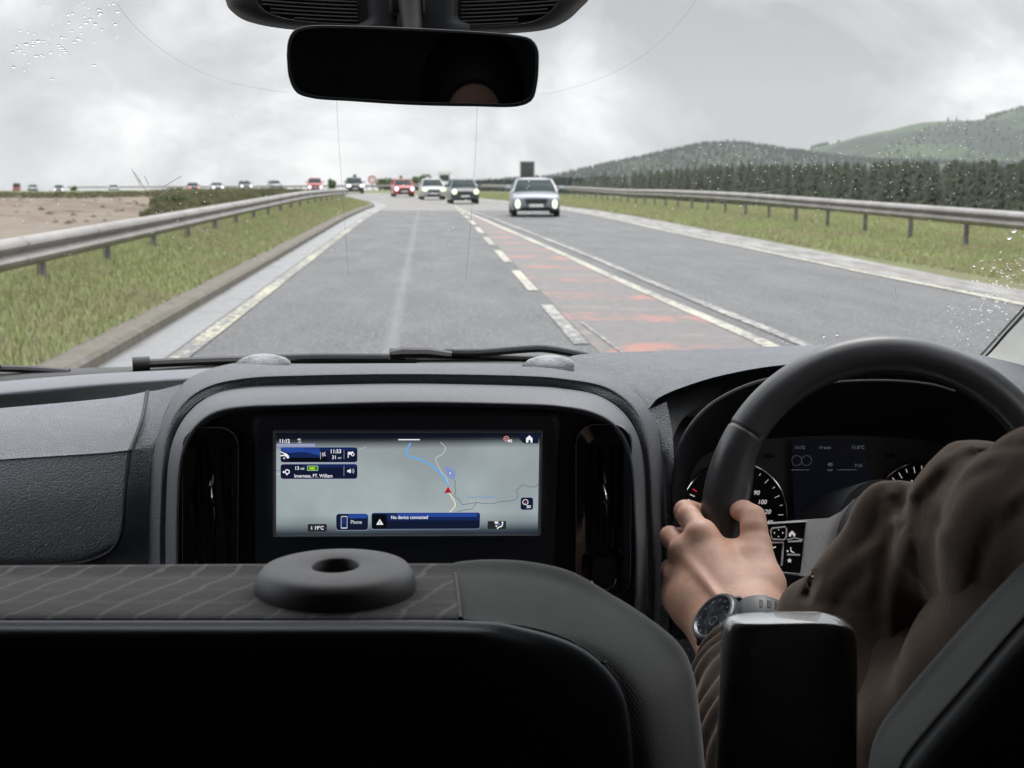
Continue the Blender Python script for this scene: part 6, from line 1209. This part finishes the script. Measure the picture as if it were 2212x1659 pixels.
b = MB(); stack(b, [wring(.0203, .0038), wring(.0198, .0034)]); b.build('face', M_WFC, watch, angle=30)
m = Mat('watch marking', (.25, .26, .28), .4); b = MB()
for k in range(12):
    a = k*math.pi/6; c = wp+sdw*(.0172*math.cos(a))+up2*(.0172*math.sin(a))+nrm*.0042; t = sdw*math.cos(a)+up2*math.sin(a); s_ = nrm.cross(t); b.poly([c+t*.0014+s_*.0004, c-t*.0014+s_*.0004, c-t*.0014-s_*.0004, c+t*.0014-s_*.0004])
for c0, rr in ((-.006, .0045),): b.tube([wp+up2*c0+sdw*(rr*math.cos(a))+up2*(rr*math.sin(a))+nrm*.0043 for a in np.linspace(0, 6.28, 20)], .0003, 4)
b.build('dial_marks', m, watch, smooth=False)
b = MB(); vs = []; nS = 64; cen = wc+axw*.002
cen = wp-nrm*.034
for i in range(nS):
    a = 2*math.pi*i/nS; d = nrm*math.cos(a)+sdw*math.sin(a); rx = .0285*abs(math.cos(a))**2+.0395*abs(math.sin(a))**2; c = cen+sdw*.010+d*rx; th_ = .0022; wd = .011 if math.cos(a) < .4 else .0125
    for q, (o, w_) in enumerate(((th_, -wd), (th_*1.5, -wd*.6), (th_*1.5, wd*.6), (th_, wd), (-.001, wd), (-.001, -wd))): vs.append(c+d*o+up2*w_)
b.add(vs, [(i*6+k, i*6+(k+1) % 6, ((i+1) % nS)*6+(k+1) % 6, ((i+1) % nS)*6+k) for i in range(nS) for k in range(6)]); so_ = b.build('strap', M_WRES, watch, angle=40)
b = MB()
for k in range(5):
    a = .98+k*.17; d = nrm*math.cos(a)+sdw*math.sin(a); rx = .0285*abs(math.cos(a))**2+.0395*abs(math.sin(a))**2; c = cen+sdw*.010+d*(rx+.0030); t = (-nrm*math.sin(a)+sdw*math.cos(a)); b.add([c+t*x_+up2*y_+d*z_ for x_ in (-.0020, .0020) for y_ in (-.0045, .0045) for z_ in (-.001, .0006)], [(0, 1, 3, 2), (4, 6, 7, 5), (0, 4, 5, 1), (2, 3, 7, 6), (1, 5, 7, 3), (0, 2, 6, 4)])
b.build('strap_holes', M_DIAL, so_, smooth=False)

# ------------------------------------------------------------------ seats
m = Mat('checked seat cloth', rough=.95, spec=.2); g = m.geo(); x_ = m.xyz(g); n = m.noise(700, 2, vec=g); n2 = m.noise(60, 4, .7, vec=g, stretch=(1, 3, 1))
wv = m.math('MULTIPLY', m.noise(40, 3, vec=g), .6); l1 = m.math('FRACT', m.math('ADD', m.math('MULTIPLY', m.math('ADD', x_['X'], m.math('MULTIPLY', x_['Y'], -.45)), 1/.0235), wv)); l2 = m.math('FRACT', m.math('ADD', m.math('MULTIPLY', x_['Y'], 1/.026), m.math('MULTIPLY', wv, .5)))
k1 = m.math('LESS_THAN', l1, .14); k2 = m.math('LESS_THAN', l2, .2); kk = m.math('MAXIMUM', k1, m.math('MULTIPLY', k2, .35)); c = m.ramp(n2, (.3, (.013, .013, .013)), (.7, (.042, .040, .039)))
m.color(m.mix(m.math('MULTIPLY', kk, .75), c, (.13, .127, .12))); m.bump(n, .5, .001); m.b.inputs['Sheen Weight'].default_value = .3; M_CHK = m
m = Mat('ribbed charcoal cloth', rough=.95, spec=.2); g = m.geo(); n = m.noise(500, 2, vec=g); wvv = m.n.new('ShaderNodeTexWave'); wvv.inputs['Scale'].default_value = 150; wvv.inputs['Distortion'].default_value = 2.5; wvv.bands_direction = 'DIAGONAL'; m.l.new(g, wvv.inputs['Vector'])
m.color(m.mix(m.math('MULTIPLY', wvv.outputs['Fac'], .30), m.ramp(m.noise(45, 4, vec=g), (.3, (.013, .0165, .0165)), (.7, (.024, .029, .029))), (.034, .039, .038))); m.bump(m.math('ADD', n, m.math('MULTIPLY', wvv.outputs['Fac'], .4)), .35, .001); m.b.inputs['Sheen Weight'].default_value = .3; M_RIB = m
m = Mat('black seat shell', (.05, .06, .075), .6); m.bump(m.noise(500), .2, .0006); M_SHELL = m
m = Mat('seat side cloth', rough=.9); m.color(m.ramp(m.noise(30, 3), (.3, (.040, .043, .046)), (.7, (.058, .062, .066)))); m.bump(m.noise(700), .4, .001); M_SIDE = m
seat = empty('passenger_seat', 'double passenger seat back with checked cloth top, a round belt guide and a black shell', 'seat', vc(-.3, .8, -1.0))
far_ = [(-1500, 1236, .865), (-400, 1233, .865), (100, 1231, .865), (400, 1229, .865), (700, 1228, .865), (980, 1227, .865)]; crest = [(-1500, 1252, .835), (-400, 1249, .835), (100, 1247, .835), (400, 1245, .835), (700, 1244, .835), (982, 1243, .835)]
near = [(-1500, 1318, .765), (-400, 1316, .765), (100, 1315, .765), (400, 1315, .765), (700, 1315, .765), (990, 1315, .765)]; near2 = [(-1500, 1336, .752), (-400, 1335, .752), (100, 1334, .752), (400, 1334, .752), (700, 1334, .752), (992, 1334, .752)]
b = MB(); loft(b, [[(p[0], p[1]+170, p[2]+.04) for p in far_], far_, crest, near, near2, [(p[0], p[1]+6, p[2]-.001) for p in near2]], 60, 26); b.build('cloth_insert', M_CHK, seat, angle=180)
f1 = [(980, 1225, .868), (1000, 1221, .868), (1060, 1217, .868), (1140, 1221, .868), (1240, 1244, .868), (1335, 1292, .868), (1415, 1345, .868), (1468, 1392, .868), (1495, 1450, .868), (1507, 1530, .868), (1516, 1620, .868), (1528, 1800, .868)]
f2_ = [(982, 1243, .835), (1002, 1241, .835), (1060, 1240, .835), (1140, 1246, .835), (1225, 1268, .835), (1300, 1305, .835), (1372, 1352, .835), (1425, 1400, .835), (1462, 1458, .835), (1478, 1530, .835), (1488, 1620, .835), (1498, 1800, .835)]
f3 = [(990, 1315, .77), (1005, 1316, .77), (1060, 1320, .77), (1140, 1330, .77), (1215, 1348, .77), (1280, 1375, .77), (1335, 1410, .77), (1375, 1455, .77), (1398, 1510, .77), (1408, 1570, .77), (1415, 1640, .77), (1422, 1800, .77)]
f4 = [(992, 1336, .752), (1006, 1338, .752), (1055, 1342, .752), (1130, 1352, .752), (1200, 1370, .752), (1255, 1396, .752), (1302, 1432, .752), (1335, 1475, .752), (1352, 1525, .752), (1362, 1580, .752), (1368, 1650, .752), (1374, 1800, .752)]
b = MB(); loft(b, [[(p[0]+(2 if p[0] < 1300 else 6), p[1]+150*(1 if p[0] < 1300 else .2), p[2]+.05) for p in f1], f1, f2_, f3, f4], 80, 30); b.build('bolster', M_RIB, seat, angle=180)
b = MB(); b.tube([P(*p) for p in curve_i([(981, 1226, .868), (984, 1243, .837), (990, 1290, .79), (995, 1337, .751)], 20)], .0016, 6); b.build('seam', M_BLK, seat); b = MB(); b.tube([P(u, v, y-.001) for u, v, y in curve_i([(1390, 1345, .868), (1345, 1362, .835), (1300, 1385, .80), (1250, 1398, .752)], 12)], .0012, 6); b.build('seam', M_BLK, seat); b = MB(); b.tube([P(u, v, y) for u, v, y in curve_i([(1300, 1432, .749), (1338, 1425, .775), (1390, 1440, .80), (1430, 1475, .82)], 14)], .0012, 5); b.build('seam', M_BLK, seat)
sh = [[(-1500, 1340, .7505), (0, 1340, .7505), (500, 1340, .7505), (990, 1340, .7505), (1130, 1356, .7505), (1256, 1400, .7505), (1335, 1478, .7505), (1362, 1582, .7505), (1374, 1800, .7505)],
      [(-1500, 1350, .742), (0, 1350, .742), (500, 1350, .742), (985, 1351, .742), (1120, 1368, .742), (1240, 1412, .742), (1315, 1490, .742), (1340, 1590, .742), (1350, 1800, .742)],
      [(-1500, 1420, .732), (0, 1420, .732), (500, 1420, .732), (900, 1420, .732), (1000, 1440, .732), (1100, 1490, .732), (1180, 1560, .732), (1220, 1640, .732), (1240, 1800, .732)],
      [(-1500, 1800, .73), (0, 1800, .73), (500, 1800, .73), (700, 1800, .73), (800, 1800, .73), (900, 1800, .73), (1000, 1800, .73), (1100, 1800, .73), (1200, 1800, .73)]]
b = MB(); loft(b, sh, 50, 18); b.box(vc(-.36, .80, -.70), (.86, .09, .50), bev=.03); b.build('back_shell', M_SHELL, seat, angle=180)
# belt guide: a flat ring with an oval slot
bc = P(725, 1243, .805); top_ = bc; root = None
m = Mat('belt guide plastic', rough=.5); m.color(m.ramp(m.noise(30), (.3, (.062, .063, .070)), (.7, (.078, .079, .088)))); m.bump(m.noise(900), .25, .0005); M_GUI = m
def sup(r, z, ex=1.0, n=48, cx=0, ry=None): return [bc+Vector((cx+r*math.cos(a), (ry or r*ex)*math.sin(a), z)) for a in np.linspace(0, 6.2832, n+1)[:-1]]
b = MB(); prof_ = [(.0420, -.016), (.0460, -.012), (.0478, -.006), (.0465, .0), (.0430, .0045), (.036, .0062), (.028, .0066)]; rings = [sup(r, z) for r, z in prof_]+[sup(.0148, .0063, ry=.0160), sup(.0136, .0052, ry=.0148), sup(.0134, -.012, ry=.0146)]; stack(b, rings, False); b.build('belt_guide', M_GUI, seat, weld=True, angle=180)
b = MB(); b.poly(sup(.0135, -.011, ry=.0147)); b.build('slot', M_DIAL, seat, smooth=False)
# driver seat: bolster edge crossing the lower right corner, raised armrest
ds = empty('driver_seat', 'driver seat back edge in grey cloth with its black armrest folded up', 'seat', vc(.45, .5, -1.0))
e0 = [(2420, 1010, .74), (2320, 1105, .72), (2212, 1212, .70), (2120, 1308, .685), (2030, 1408, .67), (1950, 1502, .66), (1893, 1585, .655), (1874, 1680, .655), (1868, 1850, .655)]
e0b = [(2432, 1026, .715), (2332, 1122, .695), (2226, 1232, .675), (2134, 1330, .66), (2044, 1432, .648), (1962, 1526, .638), (1904, 1606, .632), (1884, 1700, .632), (1878, 1860, .632)]
e1 = [(2470, 1064, .67), (2370, 1164, .65), (2266, 1276, .63), (2176, 1376, .615), (2088, 1480, .605), (2008, 1572, .595), (1950, 1650, .59), (1925, 1740, .59), (1912, 1880, .59)]
e2 = [(2520, 1110, .655), (2424, 1215, .635), (2325, 1330, .612), (2238, 1432, .598), (2150, 1536, .588), (2070, 1628, .578), (2010, 1705, .572), (1985, 1780, .572), (1968, 1900, .572)]
e3 = [(2800, 1400, .62), (2740, 1500, .60), (2680, 1600, .58), (2620, 1680, .57), (2560, 1760, .56), (2500, 1820, .555), (2450, 1880, .55), (2420, 1950, .55), (2400, 2050, .55)]
b = MB(); loft(b, [[(p[0]+14, p[1]+30, p[2]+.06) for p in e0], e0, e0b, e1], 50, 16); b.build('edge_bolster', M_RIB, ds, angle=180)
b = MB(); loft(b, [e1, [(p[0]+6, p[1]+7, p[2]-.002) for p in e1], e2, e3], 50, 18); b.build('side_panel', M_SIDE, ds, angle=180)
b = MB(); b.tube([P(*p) for p in curve_i([(p[0]-1, p[1]-1, p[2]+.001) for p in e1], 40)], .0012, 6); b.build('seam', M_BLK, ds)
b = MB(); b.box(vc(.52, .44, -.55), (.40, .12, .75), bev=.03); b.build('back_shell', M_SHELL, ds)
m = Mat('armrest vinyl', rough=.25, spec=1.0, coat=.7); m.color(m.ramp(m.noise(20), (.3, (.11, .115, .12)), (.7, (.135, .14, .145)))); m.bump(m.voro(600, 'DISTANCE_TO_EDGE'), .25, .0004); M_ARM = m
ar = []
for z_, sx_, sy_, off in ((0, .80, .80, .000), (.0008, .90, .92, 0), (.003, .96, .97, 0), (.008, .99, .99, 0), (.022, 1.0, 1.0, 0), (.06, 1.0, 1.0, 0), (.14, 1.03, 1.0, 0), (.35, 1.06, 1.0, 0)):
    cc = P(1706, 1333, .80); ring_ = []
    for a in np.linspace(0, 6.2832, 41)[:-1]:
        c_, s_ = math.cos(a), math.sin(a); ring_.append(cc+Vector((.0405*sx_*abs(c_)**.45*(1 if c_ > 0 else -1)+.0028*(z_/.1)**.5*(1 if c_ > 0 else -.5), .013*sy_*abs(s_)**.6*(1 if s_ > 0 else -1), -z_-(.0045*max(0, c_)**2 if z_ < .03 else .003))))
    ar.append(ring_)
b = MB(); stack(b, ar[::-1]); b.build('armrest', M_ARM, ds, weld=True, angle=60)

# ------------------------------------------------------------------ mirror and overhead housing
MC = P(889, 141, 1.345); HD = vc(.030, -.24, .080)   # head of the person holding the camera
TGT = vc(-.095, -.26, .175); mn = ((CAM-MC).normalized()+(TGT-MC).normalized()).normalized()
def onm(u, v, off=0.0):
    d = Fv+Rv*((u-1106)/FPX)+Uv*((829.5-v)/FPX); o = MC+mn*off; t = (o-CAM).dot(mn)/d.dot(mn); return CAM+d*t
mo = [(619, 120), (622, 88), (634, 66), (662, 56), (760, 55), (890, 60), (1020, 67), (1120, 76), (1148, 84), (1162, 104), (1164, 140), (1160, 185), (1150, 216), (1124, 229), (1020, 230), (890, 227), (760, 219), (672, 212), (640, 200), (624, 168)]
out = curve([(u, v, 0) for u, v in mo], 120, closed=True); cxm, cym = 891, 143
def inset(k): 
    r = []
    for p in out:
        d = Vector((cxm-p.x, cym-p.y)); L = d.length; r.append((p.x+d.x/L*min(k, L*.9), p.y+d.y/L*min(k, L*.9)) if False else (cxm+(p.x-cxm)*(1-k/272), cym+(p.y-cym)*(1-k/84)))
    return r
mir = empty('rear_view_mirror', 'dark rear-view mirror under the overhead housing, reflecting a dim forehead', 'mirror', MC)
b = MB(); R0_ = [onm(u, v, -.030) for u, v in inset(14)]; R1_ = [onm(u, v, -.018) for u, v in inset(3)]; R2_ = [onm(u, v, -.004) for u, v in inset(0)]; R3_ = [onm(u, v, .0015) for u, v in inset(1.5)]; R4_ = [onm(u, v, .0018) for u, v in inset(6)]; R5_ = [onm(u, v, .0) for u, v in inset(7.5)]
stack(b, [R5_, R4_, R3_, R2_, R1_, R0_]); b.build('casing', M_BLK, mir, weld=True, angle=50)
m = Mat('dimmed mirror glass', (.48, .50, .55), .02, 1.0); M_MIR = m
b = MB(); b.poly([onm(u, v, .0002) for u, v in inset(6.5)]); b.build('mirror_glass', M_MIR, mir, smooth=False)
b = MB(); b.tube([MC-mn*.02, MC-mn*.045+Vector((0, .01, .03)), P(880, -40, 1.42)], [.012, .010, .012], 12); b.build('stem', M_RUB, mir)
m = Mat('housing plastic', rough=.6); m.color(m.ramp(m.noise(20), (.3, (.016, .0165, .019)), (.7, (.020, .0205, .023)))); m.bump(m.noise(800), .2, .0005); M_HOU = m
hs = empty('overhead_housing', 'dark ribbed sensor housing above the rear-view mirror', 'housing', P(880, 0, 1.46))
H0 = [(468, -200, 1.53), (474, -80, 1.53), (487, 0, 1.53), (503, 27, 1.53), (540, 48, 1.53), (620, 63, 1.53), (760, 72, 1.53), (900, 76, 1.53), (1060, 74, 1.53), (1170, 66, 1.53), (1222, 46, 1.53), (1254, 18, 1.53), (1276, -10, 1.53), (1288, -80, 1.53), (1296, -200, 1.53)]
H1 = [(480, -200, 1.47), (488, -80, 1.47), (500, -2, 1.47), (518, 22, 1.47), (552, 41, 1.47), (625, 56, 1.47), (760, 65, 1.47), (900, 69, 1.47), (1055, 67, 1.47), (1160, 60, 1.47), (1208, 40, 1.47), (1238, 14, 1.47), (1258, -12, 1.47), (1272, -80, 1.47), (1280, -200, 1.47)]
H2 = [(530, -200, 1.455), (540, -80, 1.455), (550, -4, 1.455), (563, 18, 1.455), (585, 32, 1.455), (640, 46, 1.455), (760, 54, 1.455), (900, 58, 1.455), (1050, 57, 1.455), (1140, 51, 1.455), (1180, 34, 1.455), (1204, 10, 1.455), (1214, -14, 1.455), (1222, -80, 1.455), (1230, -200, 1.455)]
b = MB(); loft(b, [H0, H1, H2, [(p[0]+(2 if p[0] < 890 else -2), p[1]-2, 1.462) for p in H2]], 90, 14); b.poly([P(*p) for p in curve_i([(p[0]+(2 if p[0] < 890 else -2), p[1]-2, 1.462) for p in H2], 60)]); b.build('cover', M_HOU, hs, angle=180)
for ua, ub in ((566, 772), (996, 1208)):
  b = MB()
  for k in range(16):
        v0 = 50-k*8.2
        if v0 > 40: ua2, ub2 = (ua+70 if ua < 700 else ua), (ub-90 if ub > 1100 else ub)
        elif v0 > 25: ua2, ub2 = (ua+18 if ua < 700 else ua), (ub-25 if ub > 1100 else ub)
        else: ua2, ub2 = ua, ub
        b.tube([P(u, v0-((u-890)/330)**2*14+6, 1.4585) for u in np.linspace(ua2, ub2, 10)], .0013, 6)
  b.build('ribbed_grille', M_HOU, hs)

b = MB(); loft(b, [[(790, -150, 1.45), (793, 0, 1.45), (796, 38, 1.45), (775, 52, 1.45), (770, 66, 1.45)], [(820, -150, 1.437), (822, 0, 1.437), (824, 38, 1.437), (822, 54, 1.437), (822, 68, 1.437)], [(960, -150, 1.437), (960, 0, 1.437), (958, 38, 1.437), (958, 54, 1.437), (958, 68, 1.437)], [(992, -150, 1.45), (990, 0, 1.45), (990, 38, 1.45), (1012, 52, 1.45), (1016, 66, 1.45)]], 14, 16); b.build('mount_cover', M_FACE, hs, angle=180)
b = MB(); b.box(P(880, 12, 1.43), (.036, .02, .02), bev=.004); b.box(P(880, 40, 1.43), (.020, .02, .03), bev=.004); b.build('bracket', M_DIAL, hs)

# the person holding the camera, seen only in the mirror
ph = empty('person', 'person with dark hair sitting behind, only a forehead showing in the mirror', 'person', vc(.03, -.3, -.8))
b = MB(); sdf_mesh(b, [('e', HD+Vector((0, 0, .02)), (.078, .096, .105), None, .01), ('e', HD+Vector((0, .02, -.05)), (.060, .072, .07), None, .03), ('e', HD+Vector((0, .098, -.015)), (.012, .018, .02), None, .008), ('e', HD+Vector((.08, 0, -.01)), (.01, .018, .03), None, .004), ('e', HD+Vector((-.08, 0, -.01)), (.01, .018, .03), None, .004), C_(HD, HD+Vector((0, -.03, -.20)), .055, .06, .03)], .007); b.build('body', M_SKIN, ph, angle=180)
b = MB(); sdf_mesh(b, [('e', HD+Vector((0, -.014, .045)), (.108, .118, .128), None, .01), C_(HD+Vector((0, -.06, -.04)), HD+Vector((0, -.05, .03)), .06, .07, .02), ('s', HD+Vector((0.01, .13, -.02)), HD+Vector((0, .12, -.10)), .084, .086, .008)], .006); b.build('hair', M_HAIR, ph, angle=180)
b = MB(); sdf_mesh(b, [C_(HD+Vector((-.17, -.05, -.26)), HD+Vector((.17, -.05, -.26)), .07, .07, .03), C_(HD+Vector((0, -.05, -.25)), HD+Vector((0, -.06, -.65)), .13, .15, .05), C_(HD+Vector((.19, -.05, -.27)), HD+Vector((.22, .05, -.50)), .055, .045, .02), C_(HD+Vector((-.19, -.05, -.27)), HD+Vector((-.22, .05, -.50)), .055, .045, .02)], .012); b.build('jacket', M_TRS, ph, angle=180)
# ------------------------------------------------------------------ haze: one closed box of thin even air round everything
b = MB(); b.box(Vector((200, 1700, 60)), (7400, 3900, 290)); hz = bpy.data.materials.new('haze air'); hz.use_nodes = True; t_ = hz.node_tree; t_.nodes.clear()
o_ = t_.nodes.new('ShaderNodeOutputMaterial'); pv = t_.nodes.new('ShaderNodeVolumePrincipled'); pv.inputs['Color'].default_value = (.91, .93, .965, 1); pv.inputs['Density'].default_value = 6.5e-5; pv.inputs['Anisotropy'].default_value = .2; t_.links.new(pv.outputs[0], o_.inputs['Volume'])
ho = b.build('haze', hz, smooth=False); tag(ho, 'thin grey haze over the hills', 'haze', kind='stuff')
sc.cycles.volume_bounces = 1
